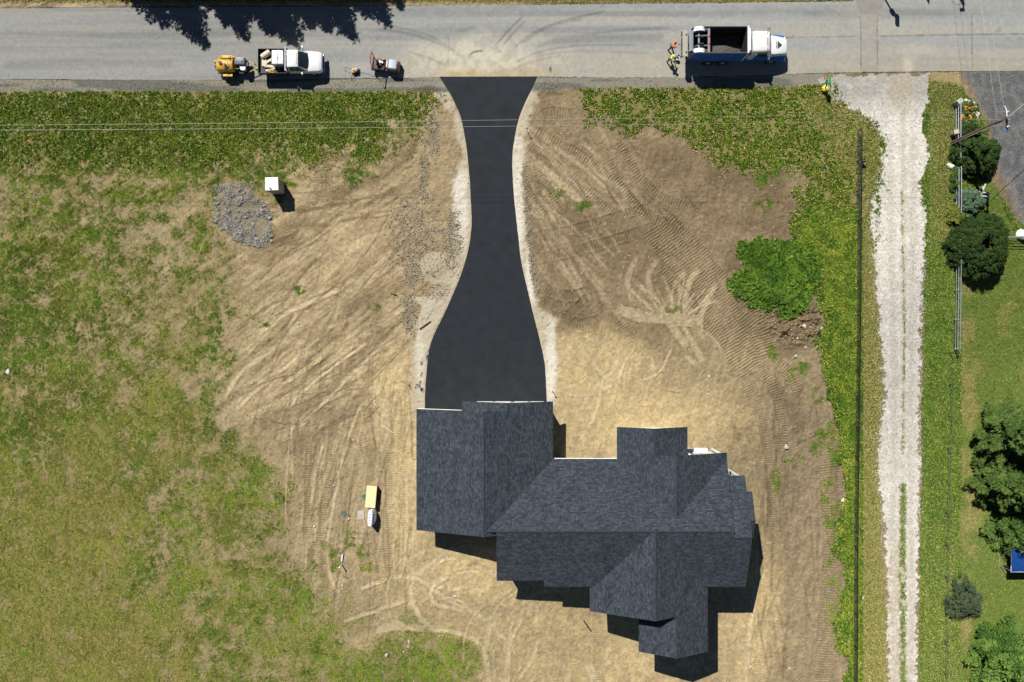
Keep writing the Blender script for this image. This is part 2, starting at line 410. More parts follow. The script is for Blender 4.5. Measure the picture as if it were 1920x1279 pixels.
track([(1235, 715), (1285, 725)], 22, pitch=3.8, amp=0.014, tn=-.05); track([(1240, 740), (1290, 748)], 18, pitch=3.8, amp=0.014, tn=-.05)
track([(1180, 770), (1240, 772), (1290, 770)], 18, pitch=3.8, amp=0.012, tn=-.04)
for pts, w in [([(1196, 476), (1182, 505), (1176, 530), (1180, 550), (1190, 570)], 9), ([(1180, 525), (1177, 570)], 6), ([(1236, 482), (1222, 500), (1215, 520), (1222, 548), (1240, 568)], 10), ([(1290, 505), (1270, 525), (1258, 548), (1252, 570)], 9), ([(1313, 500), (1292, 528), (1284, 560), (1286, 590), (1296, 615)], 11), ([(1345, 525), (1325, 562), (1312, 600), (1316, 640)], 11), ([(1150, 575), (1200, 592), (1260, 596), (1320, 600)], 20), ([(1230, 565), (1250, 600), (1290, 650)], 14), ([(1265, 560), (1275, 600), (1320, 680)], 10),
               ([(1018, 375), (1070, 467), (1114, 515)], 8), ([(1008, 388), (1062, 482)], 7), ([(1050, 487), (1078, 535)], 6), ([(1062, 485), (1090, 532)], 6), ([(1000, 422), (1033, 478)], 6), ([(1012, 420), (1044, 476)], 5), ([(1030, 270), (1090, 310), (1140, 355)], 8), ([(1000, 300), (1060, 350), (1100, 390)], 14), ([(1090, 265), (1130, 300)], 7), ([(1160, 345), (1180, 380)], 6), 
               ([(1080, 640), (1110, 680), (1130, 700), (1150, 720)], 8), ([(1160, 650), (1150, 690), (1120, 720), (1085, 770)], 8), ([(1130, 700), (1120, 760), (1100, 810)], 7), ([(1190, 650), (1165, 690), (1150, 740)], 7), ([(1220, 660), (1225, 700)], 8), ([(1280, 660), (1310, 690)], 7), ([(1010, 720), (1090, 740), (1160, 715)], 7), ([(1110, 690), (1124, 715)], 5), ([(1260, 650), (1240, 690)], 6)]:
    smooth_track(pts, w)
# west and south-west
for pts, w, a in [([(580, 830), (580, 890), (577, 950), (573, 1010), (562, 1070)], 14, .03), ([(625, 822), (615, 900), (607, 970), (600, 1020), (602, 1085)], 15, .034), ([(520, 870), (522, 930), (526, 985)], 11, .022), ([(725, 828), (730, 910), (725, 1010), (735, 1090), (755, 1120)], 14, .018), ([(750, 805), (752, 900), (765, 1010), (775, 1065)], 14, .018), ([(668, 770), (690, 860), (700, 900)], 16, .014), ([(570, 1110), (620, 1150), (660, 1230), (680, 1300)], 15, .026), ([(600, 1150), (615, 1190), (640, 1260), (650, 1300)], 15, .026), ([(605, 1085), (640, 1130), (700, 1170)], 14, .022), ([(700, 1010), (712, 1060), (716, 1095)], 13, .018),
                  ([(595, 303), (594, 365)], 13, .024), ([(612, 300), (616, 352)], 11, .02), ([(725, 278), (750, 272), (770, 258)], 16, .026), ([(700, 240), (745, 246), (790, 238)], 16, .018), ([(380, 389), (450, 389), (506, 391), (564, 388), (687, 403), (763, 388)], 7, .02), ([(690, 560), (705, 590), (700, 615), (680, 622)], 14, .022), ([(650, 565), (640, 600), (660, 622)], 14, .022), ([(560, 380), (600, 384)], 9, .02), ([(480, 470), (520, 455), (560, 440)], 9, .02), ([(520, 740), (580, 700), (640, 660)], 12, .016), ([(545, 770), (600, 745), (660, 700)], 12, .016), ([(1118, 1169), (1121, 1230), (1120, 1300)], 15, .02), ([(1070, 1190), (1075, 1240), (1080, 1300)], 13, .014), ([(1152, 1170), (1152, 1215)], 12, .014), ([(825, 1100), (850, 1092), (880, 1110)], 15, .018), ([(800, 1090), (808, 1112)], 16, .016), ([(850, 1160), (880, 1180), (905, 1190)], 18, .016), ([(925, 1190), (935, 1220)], 15, .016), ([(640, 1000), (700, 1005)], 8, .01), ([(920, 1130), (960, 1150)], 8, .01)]:
    track(pts, w, pitch=4.4, amp=a, depth=0.02, tn=-0.08)
for pts, w in [([(607, 822), (590, 890), (582, 950)], 7), ([(677, 752), (650, 825), (632, 900), (620, 970), (612, 1030), (622, 1090), (640, 1120)], 7), ([(552, 768), (540, 850), (535, 920), (535, 985)], 6), ([(575, 1010), (572, 1070)], 6), ([(545, 770), (548, 900)], 4), ([(760, 880), (762, 960), (758, 1060)], 7), ([(735, 1010), (740, 1080)], 5),
               ([(670, 1105), (715, 1088), (742, 1081), (769, 1081), (793, 1090), (817, 1108), (850, 1129), (891, 1149), (925, 1173), (952, 1206)], 9), ([(850, 1081), (823, 1088), (806, 1108), (817, 1132), (850, 1139), (880, 1150)], 9), ([(766, 1095), (773, 1129), (790, 1159), (810, 1179), (850, 1183), (891, 1200), (911, 1237), (915, 1300)], 10), ([(783, 1081), (800, 1061), (834, 1047), (860, 1044)], 9), ([(640, 1165), (688, 1149), (735, 1135), (769, 1118)], 8), ([(700, 1182), (749, 1174), (803, 1178)], 14), ([(700, 1145), (742, 1128)], 8), ([(942, 1142), (918, 1176), (911, 1217)], 8), ([(979, 1156), (955, 1203), (952, 1244), (950, 1300)], 10), ([(1010, 1196), (996, 1234), (969, 1275)], 9), ([(815, 1105), (850, 1088)], 7), ([(835, 1085), (845, 1110)], 6), ([(730, 1160), (790, 1185)], 9), ([(560, 930), (565, 860)], 4),
               ([(440, 770), (470, 740), (520, 700), (560, 665)], 8), ([(420, 745), (450, 700), (500, 660)], 9), ([(540, 770), (560, 740), (620, 690), (690, 640)], 7), ([(455, 660), (475, 650)], 9), ([(510, 600), (560, 575), (640, 540)], 10), ([(480, 625), (520, 600)], 12), ([(560, 800), (640, 720), (720, 640)], 8)]:
    smooth_track(pts, w * .9, .95, .03, .04)
ar = random.Random(12)
def loops(cx, cy, rx, ry, n, a0, a1, r0, r1, w0, w1):
    for _ in range(n):
        x, y = cx + ar.uniform(-rx, rx), cy + ar.uniform(-ry, ry); r = ar.uniform(r0, r1); a = rad(ar.uniform(a0, a1)); b = a + ar.choice((-1, 1)) * ar.uniform(.7, 1.7)
        smooth_track([(x + r * math.cos(a + (b - a) * i / 5), y + r * math.sin(a + (b - a) * i / 5)) for i in range(6)], ar.uniform(w0, w1), ar.uniform(.35, .8))
for q in range(15):      # a fan of scrapes raked out from one turning place
    a = rad(-150 + 8.5 * q + ar.uniform(-4, 4)); r0, r1 = ar.uniform(20, 45), ar.uniform(80, 135); bnd = ar.uniform(-.25, .25)
    smooth_track([(1262 + .95 * r * math.cos(a + bnd * k), 612 + r * math.sin(a + bnd * k)) for k, r in ((0, r0), (.5, (r0 + r1) / 2), (1, r1))], ar.uniform(3.5, 6.5), ar.uniform(.5, .95))
loops(1150, 690, 130, 45, 8, 90, 270, 50, 110, 4, 7); loops(840, 1150, 110, 50, 12, 180, 330, 50, 130, 5, 9); loops(1000, 1210, 70, 50, 7, 120, 250, 60, 140, 6, 9)
def scratches(x0, x1, y0, y1, n, ang, dev, l0, l1, F, v0, v1, w0=2.0, w1=5.0):
    for _ in range(n):
        x, y = ar.uniform(x0, x1), ar.uniform(y0, y1); a = rad(ar.gauss(ang, dev)); L = ar.uniform(l0, l1) / 2; c = ar.uniform(-.12, .12) * L
        brush(F, [(x - L * math.cos(a), y + L * math.sin(a)), (x - c * math.sin(a), y - c * math.cos(a)), (x + L * math.cos(a), y - L * math.sin(a))], ar.uniform(w0, w1), ar.uniform(v0, v1), .6, 3)
scratches(420, 770, 420, 760, 70, 44, 15, 40, 190, dark, .22, .6); scratches(430, 760, 440, 780, 70, 44, 14, 50, 220, pale, .2, .6, 3, 9); scratches(560, 760, 280, 430, 34, 12, 18, 30, 120, dark, .35, .8, 3, 8)
scratches(520, 700, 690, 800, 50, 18, 14, 20, 90, dark, .4, .9, 2, 4); scratches(1000, 1150, 260, 560, 60, -50, 10, 40, 140, pale, .2, .6, 3, 7); scratches(1000, 1300, 260, 560, 60, -48, 14, 20, 90, dark, .3, .7, 2, 6); scratches(540, 770, 700, 1100, 70, 82, 7, 60, 240, dark, .25, .6, 2, 5); scratches(540, 780, 680, 1100, 60, 80, 8, 60, 260, pale, .25, .6, 2, 6); scratches(1420, 1590, 700, 1270, 50, 86, 7, 40, 160, dark, .2, .5, 3, 8)
smooth_track([(1090, 1240), (1110, 1262), (1118, 1300)], 16, .9); smooth_track([(1425, 1030), (1418, 1100), (1405, 1180), (1395, 1300)], 9, .8)
# tyre paths over the meadow
for pts, w, v in [([(365, 725), (375, 840), (372, 920), (388, 990), (403, 1075), (430, 1108)], 16, .55), ([(370, 1120), (345, 1170), (322, 1300)], 13, .5), ([(330, 770), (345, 860), (330, 930)], 10, .35), ([(80, 805), (80, 865), (100, 910), (130, 935), (175, 940), (235, 922)], 4, .55), ([(95, 965), (140, 985), (200, 985), (250, 960)], 4, .4), ([(30, 760), (50, 720), (90, 690), (160, 672), (240, 690)], 6, .4), ([(15, 800), (28, 750), (60, 700), (120, 660)], 6, .4), ([(55, 550), (80, 585), (145, 622)], 7, .4), ([(110, 505), (150, 545)], 5, .4), ([(120, 1279), (90, 1180), (115, 1130), (145, 1075)], 12, .5), ([(185, 1090), (195, 1060), (190, 1040)], 12, .6), ([(0, 520), (60, 540)], 6, .3), ([(0, 352), (60, 348)], 16, .6), ([(45, 342), (85, 352)], 12, .8), ([(60, 380), (115, 400)], 12, .7), ([(170, 378), (260, 392), (420, 390)], 16, .6), ([(240, 340), (280, 330)], 20, .5), ([(210, 420), (270, 430), (330, 425)], 14, .6), ([(290, 440), (315, 450)], 16, .8), ([(0, 440), (25, 445)], 20, .6)]:
    brush(bare, pts, w, v, .7, 10)
brush(pale, [(193, 525), (187, 545)], 7, 1.0, .4, 3); brush(bare, [(193, 525), (187, 545)], 8, 1.0, .4, 3)
brush(pale, [(157, 592), (140, 628)], 5, 1.0, .4, 3); brush(bare, [(157, 592), (140, 628)], 6, 1.0, .4, 3)
# darker damp or turned earth
for pts, w, v in [([(583, 365), (656, 357), (717, 330), (763, 296), (782, 250)], 15, .6), ([(500, 460), (540, 450), (560, 440)], 12, .7), ([(430, 470), (560, 420), (690, 385)], 13, .35), ([(400, 480), (470, 465), (540, 430)], 9, .4), ([(600, 270), (610, 330), (615, 370)], 40, .45), ([(645, 300), (655, 340)], 22, .4), ([(640, 590), (690, 560), (712, 590), (690, 630)], 26, .45), ([(410, 475), (450, 490)], 40, .35), ([(480, 800), (560, 770), (650, 770), (690, 720)], 26, .45), ([(520, 850), (560, 830), (640, 800)], 30, .4), ([(560, 760), (600, 735), (660, 690)], 9, .5), ([(590, 725), (640, 712)], 3, .8), ([(600, 740), (690, 705)], 3, .7), ([(560, 690), (640, 625)], 4, .6), ([(520, 625), (540, 605), (552, 585)], 6, .8), ([(440, 1110), (470, 1135), (495, 1120)], 18, .7), ([(355, 830), (350, 880)], 14, .6), ([(310, 880), (305, 910)], 16, .4), ([(380, 570), (410, 570)], 16, .7), ([(405, 590), (400, 625)], 14, .6), ([(270, 495), (295, 520), (265, 545)], 22, .5), ([(330, 500), (360, 520)], 26, .4), ([(255, 535), (272, 515)], 4, 1.0), ([(262, 590), (280, 560)], 5, .8), ([(220, 610), (250, 620)], 20, .4),
                  ([(1320, 330), (1400, 340), (1480, 350)], 70, .55), ([(1240, 270), (1290, 330)], 60, .4), ([(1390, 400), (1460, 420), (1500, 400)], 60, .5), ([(1370, 450), (1380, 510), (1400, 560), (1450, 600)], 30, .55), ([(1430, 590), (1490, 610), (1540, 590)], 46, .7), ([(1450, 640), (1500, 650)], 40, .5), ([(1435, 720), (1480, 760), (1500, 820)], 26, .45), ([(1425, 890), (1438, 900), (1442, 960), (1430, 1000)], 9, .5), ([(1440, 905), (1432, 860)], 6, .5), ([(1060, 480), (1110, 440), (1200, 470), (1260, 560)], 50, .35), ([(1010, 420), (1060, 460)], 50, .35), ([(1010, 560), (1100, 600)], 60, .35), ([(1470, 880), (1475, 1000), (1480, 1150)], 26, .2), ([(1370, 790), (1390, 830)], 12, .5), ([(870, 1062), (905, 1052)], 7, .6), ([(1000, 1140), (1010, 1120)], 6, .6), ([(1060, 1150), (1080, 1160)], 6, .5), ([(850, 1200), (905, 1240)], 26, .5)]:
    brush(dark, pts, w, v, .7, 10)
# spilt asphalt beside the drive
spill = np.zeros((NY, NX), f32)
for pts, w in [([(806, 645), (803, 662), (799, 680)], 6), ([(794, 690), (788, 720), (796, 742)], 5), ([(745, 716), (765, 718), (772, 728), (790, 722)], 6), ([(792, 665), (790, 700)], 4), ([(776, 755), (792, 752)], 3), ([(748, 710), (760, 706)], 3)]:
    brush(spill, pts, w, 1.0, .5, 5)
# mounds: the weedy spoil heap, the raw spoil beside it, the sand heap, a low bank round the field
mX = (PXX[None, :] - 1464) / 90; mY = (PYY[:, None] - 516) / 70; mr = np.sqrt(mX * mX + mY * mY) + (n_mid - 0.5) * 0.75 + (n_fin - .5) * .35
mound = sstep(1.08, 0.25, mr); mound_m = sstep(1.04, 0.74, mr)
Z += 1.35 * mound
sp = blob(1492, 606, 62, 40, .5, .3); Z += sp * (0.45 * (n_fin - 0.2) + 0.35 * (n_vf - 0.5) + 0.5 * (n_mid - .3)) * 1.3
brush(Z, [(1440, 608), (1475, 596), (1510, 592)], 8, 0.25, .8, 6)
sand = region([(828, 470), (838, 500), (836, 525), (822, 531), (800, 526), (787, 505), (786, 490), (800, 476)], 4, 4); Z += 0.35 * sand * sstep(30, 4, np.hypot(PXX[None, :] - 812, PYY[:, None] - 500)) + sand * 0.06 * (streak(50, .5, 2.5, 31) - .5)
slab = region([(770, 558), (822, 556), (812, 580), (800, 602), (788, 590), (792, 575)], 1.5, 1.5)
edge_s = sstep(0, 1, slab) * 0.05; Z = Z * (1 - .8 * slab) + edge_s
heap = region([(402, 352), (440, 340), (470, 350), (478, 372), (506, 396), (510, 455), (500, 468), (462, 458), (430, 440), (404, 418)], 5, 9, n_fin)
Z += 0.10 * heap * n_fin
grav2 = np.maximum(blob(772, 510, 14, 30, .5, .5, n_fin), np.maximum(blob(768, 590, 14, 34, .5, .5, n_fin), np.maximum(blob(812, 250, 9, 40, .6, .7, n_fin), np.maximum(blob(795, 330, 8, 60, .6, .7, n_fin), blob(850, 450, 14, 50, .6, .6, n_fin)))))
grav2 = np.maximum(grav2, blob(780, 440, 40, 70, .7, .9, n_fin) * .6); grav2 = np.maximum(grav2, blob(820, 545, 30, 14, .6, .5, n_fin) * .5)
brush(grav2, [(985, 300), (990, 400), (998, 500), (1010, 560)], 9, .8, .6, 8)
brush(grav2, [(1012, 168), (1030, 163), (1060, 166)], 16, .8, .6, 8); brush(grav2, [(990, 225), (998, 205)], 9, .8, .6, 8)

# -- how much grows where
def srt(a, b, c): return sstep(a, b, c)
g_n = fbm(0.8, 21, 4); g_p = fbm(0.33, 22, 4)
top_b = sstep(330, 250, PYY)[:, None] * np.ones((1, NX), f32)
thin = np.clip(sstep(300, 350, PYY)[:, None] * sstep(480, 400, PYY)[:, None] * np.ones((1, NX), f32) * .75 + blob(340, 560, 150, 190, .6, .3) * 1.0 + blob(420, 470, 90, 120, .6, .3) + blob(600, 270, 160, 60, .7, .4) * .7, 0, 1.2)
dens_w = (.25 * g_westh + .75 * g_west) * sstep(0.12, 0.74, g_n + 0.24 * (g_p - 0.45) + 0.18 * top_b + 0.05 - 0.20 * thin - 0.06 * blob(400, 880, 170, 330, .5, .2))
dens_w = np.maximum(dens_w, .30 * region(GRASS_W, 95, 70) * sstep(.40, .62, n_tuft) * (.4 + .6 * sstep(.35, .6, g_n)))
dens_w = np.maximum(dens_w, blob(800, 1240, 95, 46, .5, .5, g_n) * sstep(.33, .5, g_n))
dens_w *= 1 - np.clip(bare * 1.2, 0, 1) * (0.35 + 0.65 * n_fin * 1.3).clip(0, 1)
dens_w = np.maximum(dens_w, 0.7 * blob(655, 1060, 60, 50, .6, .5) * sstep(.5, .66, g_n)); dens_w = np.maximum(dens_w, .8 * blob(720, 265, 60, 30, .6, .6) * sstep(.48, .62, g_n))
dens_e = g_east * sstep(0.24, 0.42, g_n + 0.14)
sprig = np.zeros((NY, NX), f32)
for cx, cy, rx, ry in [(1447, 660, 9, 16), (1482, 702, 11, 16), (1560, 800, 9, 14), (1565, 850, 9, 40), (1535, 745, 8, 16), (1500, 690, 14, 9), (1480, 860, 18, 8), (1440, 330, 30, 20), (1440, 380, 18, 14), (1100, 385, 16, 8), (1260, 578, 14, 6), (1045, 360, 10, 6), (1553, 940, 10, 40), (1560, 1090, 12, 70), (1535, 820, 10, 20), (1570, 1000, 8, 50), (1455, 900, 8, 18), (1530, 840, 10, 12), (1430, 300, 50, 14), (685, 1035, 12, 10), (480, 330, 60, 12), (540, 345, 16, 6), (700, 575, 10, 6), (560, 545, 12, 6), (400, 640, 14, 60), (1555, 640, 6, 60), (500, 610, 8, 4), (670, 330, 20, 14)]:
    sprig = np.maximum(sprig, blob(cx, cy, rx, ry, .6, .9, g_n) * sstep(.38, .55, n_fin))
grass_E = np.maximum(dens_e, mound_m * sstep(.28, .42, g_n + .1))
blockers = (1 - road_m) * (1 - sstep(.5, .9, lane)) * (1 - yard * .9) * (1 - sstep(0, 8, -np.abs(0))) if False else (1 - road_m) * (1 - sstep(.35, .8, lane)) * (1 - yard * .93)
DG = np.maximum.reduce([dens_w, grass_E, sprig, g_strip * (0.35 + .65 * sstep(.25, .5, g_n + .1))]) * blockers
DG *= (1 - .85 * sstep(.2, .6, shoulder)) * (1 - heap) * (1 - sand) * (1 - slab) * (1 - .9 * np.maximum(sho_w, sho_e)) * (1 - .92 * shoulder)
# the lane's grassy middle
mid = np.zeros((NY, NX), f32); brush(mid, [(1690, 350), (1692, 480), (1695, 620), (1693, 760), (1692, 860)], 3, .45, .7, 9); brush(mid, [(1693, 900), (1692, 985), (1692, 1100), (1693, 1300)], 9, 1.0, 1.0, 14)
midF = mid * sstep(.32, .55, n_fin + .08); DG = np.maximum(DG, midF * .9)

# -- colours
def mixc(a, b, t): return a + (np.asarray(b, f32) - a) * t[..., None]
st_f = streak(38, .5, 4.5, 14); st_e = streak(75, .4, 3.5, 15)
C = np.empty((NY, NX, 3), f32); C[:] = alb(186, 162, 118)
C = mixc(C, alb(150, 126, 87), sstep(.42, .7, st_w * .45 + n_mid * .3 + st_f * .25) * wsel * .75)
C = mixc(C, alb(208, 184, 136), sstep(.5, .75, 1 - st_w * .55 - n_big * .3) * wsel * .5)
east = sstep(960, 1010, PXX)[None, :] * sstep(690, 600, PYY + 0)[:, None]
C = mixc(C, alb(166, 144, 106), east * .9)
C = mixc(C, alb(140, 118, 84), east * sstep(.4, .62, n_mid * .5 + n_big * .5) * .6)
ruso = sstep(1395, 1500, PXX)[None, :] * sstep(640, 760, PYY)[:, None]
C = mixc(C, alb(178, 155, 116), ruso * .85)
# yellow subsoil round the house
yel = np.maximum.reduce([blob(1100, 700, 130, 80, .5, .5), blob(1200, 790, 200, 60, .5, .4), blob(1000, 1080, 260, 70, .5, .35), blob(1050, 1220, 300, 90, .5, .35), blob(765, 900, 40, 220, .6, .35), blob(1400, 1150, 60, 160, .6, .3), blob(740, 740, 60, 80, .6, .5)])
C = mixc(C, alb(214, 187, 128), yel * (.45 + .55 * sstep(.3, .6, n_mid)))
C = mixc(C, alb(222, 194, 131), yel * sstep(.52, .7, n_big * .4 + n_fin * .6) * .6)
C = mixc(C, alb(226, 202, 154), np.clip(pale, 0, 1) * .8)
C = mixc(C, alb(118, 96, 68), (np.clip(dark, 0, 1) * (.6 + .6 * n_fin)).clip(0, 1))
C *= (1 - (.15 - .09 * wsel) * (1 - yel * .8))[..., None]
C *= (1 + .22 * (np.where(wsel > .5, st_f, st_e) - .5))[..., None]
C *= (1 + np.clip(tone, -.85, .5))[..., None] * (0.68 + 0.64 * n_vf)[..., None] * (0.84 + .32 * n_fin)[..., None]
# trodden soil under the meadow is greyer, and there is thatch
under = np.maximum(g_west, np.maximum(g_east, g_strip)) * (1 - .0 * pale)
C = mixc(C, alb(164, 146, 102), under * .6)
drymap = sstep(.45, .75, .6 * fbm(.16, 41) + .4 * streak(52, .22, 1.5, 45) + .22 * sstep(620, 1150, PYY)[:, None] * sstep(430, 150, PXX)[None, :] + .1 * (streak(50, .12, .7, 43) - .4))
C = mixc(C, alb(150, 134, 74), under * drymap * .6)
dryE = np.maximum(region([(1545, 160), (1620, 225), (1625, 245), (1600, 330), (1560, 280), (1500, 200)], 10, 12), region([(1614, 250), (1650, 250), (1640, 480), (1660, 760), (1650, 900), (1665, 1300), (1614, 1300)], 4, 6))
dryS = np.maximum(sstep(480, 440, PYY)[:, None] * sstep(1738, 1745, PXX)[None, :] * sstep(1805, 1795, PXX)[None, :], sstep(820, 1100, PYY)[:, None] * sstep(1722, 1735, PXX)[None, :] * sstep(1800, 1790, PXX)[None, :] * .6)
C = mixc(C, alb(176, 156, 100), np.maximum(dryE, dryS) * .8)
gcol = np.array(alb(108, 116, 54), f32)
C = mixc(C, gcol, DG * .5)
dl = fbm(.5, 44) 
C = mixc(C, mixc(np.broadcast_to(np.array(alb(104, 124, 58), f32), C.shape), alb(146, 140, 88), sstep(.5, .8, dl + .35 * blob(1815, 850, 30, 300, .6, .2) - .08)), lawn * .95)
C = mixc(C, alb(204, 190, 160), np.maximum(sho_w, sho_e) * .95)
whi = np.maximum.reduce([blob(862, 390, 14, 70, .5, .4, n_fin), blob(858, 440, 12, 30, .5, .4, n_fin), blob(972, 380, 12, 110, .5, .3, n_fin), blob(996, 510, 10, 60, .5, .3, n_fin), blob(1034, 690, 12, 80, .5, .4, n_fin), blob(788, 680, 8, 50, .6, .5, n_fin) * .6])
C = mixc(C, alb(236, 228, 208), whi * np.maximum(sho_w, sho_e) * .9)
C = mixc(C, alb(200, 186, 154), sand * .95); C = mixc(C, alb(206, 194, 166), slab * .95)
C = mixc(C, alb(132, 127, 115), heap * (.6 + .4 * sstep(.35, .6, n_fin)) * .95)
C = mixc(C, alb(168, 150, 118), grav2 * .55)
C = mixc(C, alb(150, 146, 132), shoulder * (.65 + .5 * n_fin).clip(0, 1))
C = mixc(C, alb(104, 106, 104), shoulder * sstep(.5, .62, gnoise(.25, 47, 2.2)) * .7)
C = mixc(C, alb(98, 86, 60), (sstep(.5, .9, shoulder) * 0 + np.clip(blob(805, 168, 22, 7, .6, .4) * .8 + blob(1035, 175, 14, 5, .6, .4) * .5, 0, 1)))
yn = fbm(2.2, 49, 4)
C = mixc(C, mixc(np.broadcast_to(np.array(alb(104, 106, 108), f32), C.shape), alb(134, 135, 134), sstep(.3, .75, yn)), yard * .95)
C = mixc(C, alb(160, 154, 140), yard * sstep(10, 40, sdf(YARD)) * 0 + yard * region([(1880, 330), (1900, 335), (1925, 420), (1915, 430)], 6, 6) * .8)
# the slope of the field margin falls away north of the road
Zl = Z.copy()
flat = np.maximum.reduce([road_m, sstep(0, 10, sdf(DRIVE) + 6), shoulder * .85, lane * .8, yard * .9])
Z = Z * (1 - flat) - 0.012 * np.maximum(sstep(-3, 2, sdf(ROAD)), sstep(-3, 2, sdf(DRIVE)))
Z -= .03 * sstep(-4, 1, sdf(DRIVE)) * 1.0
house_zone = sdf([(782, 760), (1040, 752), (1040, 860), (1156, 860), (1156, 800), (1290, 800), (1363, 850), (1415, 920), (1400, 1100), (1327, 1100), (1327, 1235), (1198, 1230), (1106, 1150), (1020, 1100), (930, 1085), (925, 1005), (782, 990)])
Z *= sstep(20, -30, house_zone) * .8 + .2
Z *= 1 - .4 * yel
lum = C @ np.array([.3, .6, .1], f32); wd = (1 - DG.clip(0, 1))[..., None] * .16; C = (C * (1 - wd) + lum[..., None] * wd * np.array([1.03, 1.0, .92], f32)) * np.where(DG > .5, 1, .95)[..., None]
C = mixc(C, (.016, .02, .026), (spill * sstep(.35, .6, n_vf) * .95).clip(0, 1))
northm = sstep(8, -3, PYY + 6 * (n_fin - .5).mean(1))[:, None] * sstep(1600, 1585, PXX)[None, :]
C = mixc(C, alb(138, 128, 84), northm * .8); C = mixc(C, alb(96, 104, 48), northm * sstep(.42, .62, n_fin) * .7)
far = (np.abs(GX)[None, :] > 51.5) | (np.abs(GY)[:, None] > 35.0)
wx, wy = np.meshgrid(GX, GY); fn = .5 * rnoise(wx * .031 + 90, wy * .037 + 90, 3) + .5 * rnoise(wx * .11 + 90, wy * .13 + 90, 4)
FC = mixc(np.broadcast_to(np.array(alb(112, 118, 58), f32), C.shape), alb(164, 150, 98), sstep(.3, .75, fn)); C = np.where(far[..., None], FC, C)
C = np.clip(C, 0.008, .85)

def grid_mesh(name, Zv, Cv, fmask=None):
    X, Y = np.meshgrid(GX, GY); k = 1 - TT / DR; V = np.stack([X * k, Y * k, Zv + TT], -1).reshape(-1, 3).astype(f32)
    idx = np.arange(NX * NY).reshape(NY, NX)
    F = np.stack([idx[:-1, :-1], idx[:-1, 1:], idx[1:, 1:], idx[1:, :-1]], -1)
    F = F.reshape(-1, 4) if fmask is None else F[fmask]
    Cf = Cv.reshape(-1, 3)
    if fmask is not None:
        u, inv = np.unique(F, return_inverse=True); V = V[u]; Cf = Cf[u]; F = inv.reshape(-1, 4)
    return raw_mesh(name, V, F, Cf)

def raw_mesh(name, V, F, Cf, smooth=True):
    k = F.shape[1]; me = bpy.data.meshes.new(name)
    me.vertices.add(len(V)); me.vertices.foreach_set('co', np.ascontiguousarray(V, f32).ravel())
    me.loops.add(F.size); me.loops.foreach_set('vertex_index', np.ascontiguousarray(F, np.int32).ravel())
    me.polygons.add(len(F)); me.polygons.foreach_set('loop_start', np.arange(0, F.size, k, dtype=np.int32))
    if smooth: me.polygons.foreach_set('use_smooth', np.ones(len(F), bool))
    a = me.attributes.new('tint', 'FLOAT_COLOR', 'POINT')
    a.data.foreach_set('color', np.concatenate([Cf, np.ones((len(Cf), 1))], 1).astype(f32).ravel())
    me.update(); return me

M_soil = attr_mat('soil', .97, .13, 5.0, 42.0, .22, .55, .03)
ground = link('ground', grid_mesh('ground', Z, C), M_soil); tag(ground, kind='structure')

# -- road sheet
R = np.empty((NY, NX, 3), f32); R[:] = alb(165, 166, 162)
rs = streak(0, .035, 1.1, 51); rs2 = streak(0, .09, 2.6, 52)
R = mixc(R, alb(138, 140, 138), sstep(.4, .72, rs * .7 + .3 * n_fin) * .8); R = mixc(R, alb(180, 174, 158), sstep(.5, .75, 1 - rs2 * .7 - n_big * .2) * .5)
lowside = sstep(85, 120, PYY)[:, None] * sstep(620, 820, PXX)[None, :]
R = mixc(R, alb(184, 176, 156), lowside * (.35 + .5 * n_mid))
R = mixc(R, alb(146, 146, 142), sstep(700, 500, PXX)[None, :] * .35)
dusty = blob(900, 112, 120, 42, .6, .4); R = mixc(R, alb(206, 198, 176), dusty * (.5 + .5 * sstep(.35, .6, n_fin)))
R = mixc(R, alb(190, 168, 120), blob(880, 139, 60, 9, .8, .6, n_fin) * .7 + blob(990, 138, 40, 8, .8, .6, n_fin) * .5)
for pts, w, v in [([(930, 85), (955, 55), (985, 27)], 4, -.16), ([(938, 90), (965, 60), (992, 32)], 4, -.13), ([(960, 95), (1000, 62), (1060, 38), (1140, 20)], 4, -.14), ([(972, 85), (1030, 50), (1100, 32)], 5, -.12), ([(1000, 90), (1060, 72), (1160, 58), (1260, 52)], 6, -.10), ([(1030, 78), (1130, 72), (1250, 70)], 14, -.12), ([(960, 120), (1010, 98), (1080, 86), (1200, 84)], 4, -.10), ([(955, 133), (1000, 115), (1060, 103)], 4, -.08), ([(860, 100), (820, 80), (760, 62), (700, 55)], 6, -.12), ([(840, 125), (800, 108), (760, 95)], 5, -.10), ([(850, 90), (800, 66), (720, 44)], 5, -.09), ([(880, 112), (882, 102), (895, 96), (912, 96)], 4, -.30), ([(864, 100), (870, 104)], 7, -.30), ([(1032, 120), (1032, 140)], 3.5, -.5), ([(1070, 127), (1065, 137)], 4.5, -.42), ([(850, 60), (900, 50)], 7, -.08), ([(841, 60), (840, 128)], 3, -.10), ([(1000, 108), (1050, 98), (1130, 96), (1220, 100)], 5, -.07), ([(200, 84), (400, 82), (520, 80)], 8, -.05), ([(0, 122), (160, 118), (330, 120)], 14, -.08), ([(1640, 68), (1760, 66), (1920, 64), (1980, 64)], 3, -.18), ([(1300, 70), (1500, 70), (1612, 68)], 3, -.12), ([(1860, 58), (1885, 54)], 10, -.10), ([(1500, 26), (1612, 28)], 10, -.06), ([(1660, 24), (1780, 24)], 9, -.05), ([(632, 70), (640, 76)], 9, -.15), ([(1549, 22), (1550, 23)], 5, -.3), ([(1553, 65), (1554, 66)], 5, -.3), ([(0, 60), (200, 66), (500, 60)], 10, -.05)]:
    brush(rt, pts, w, v, .7, 3)
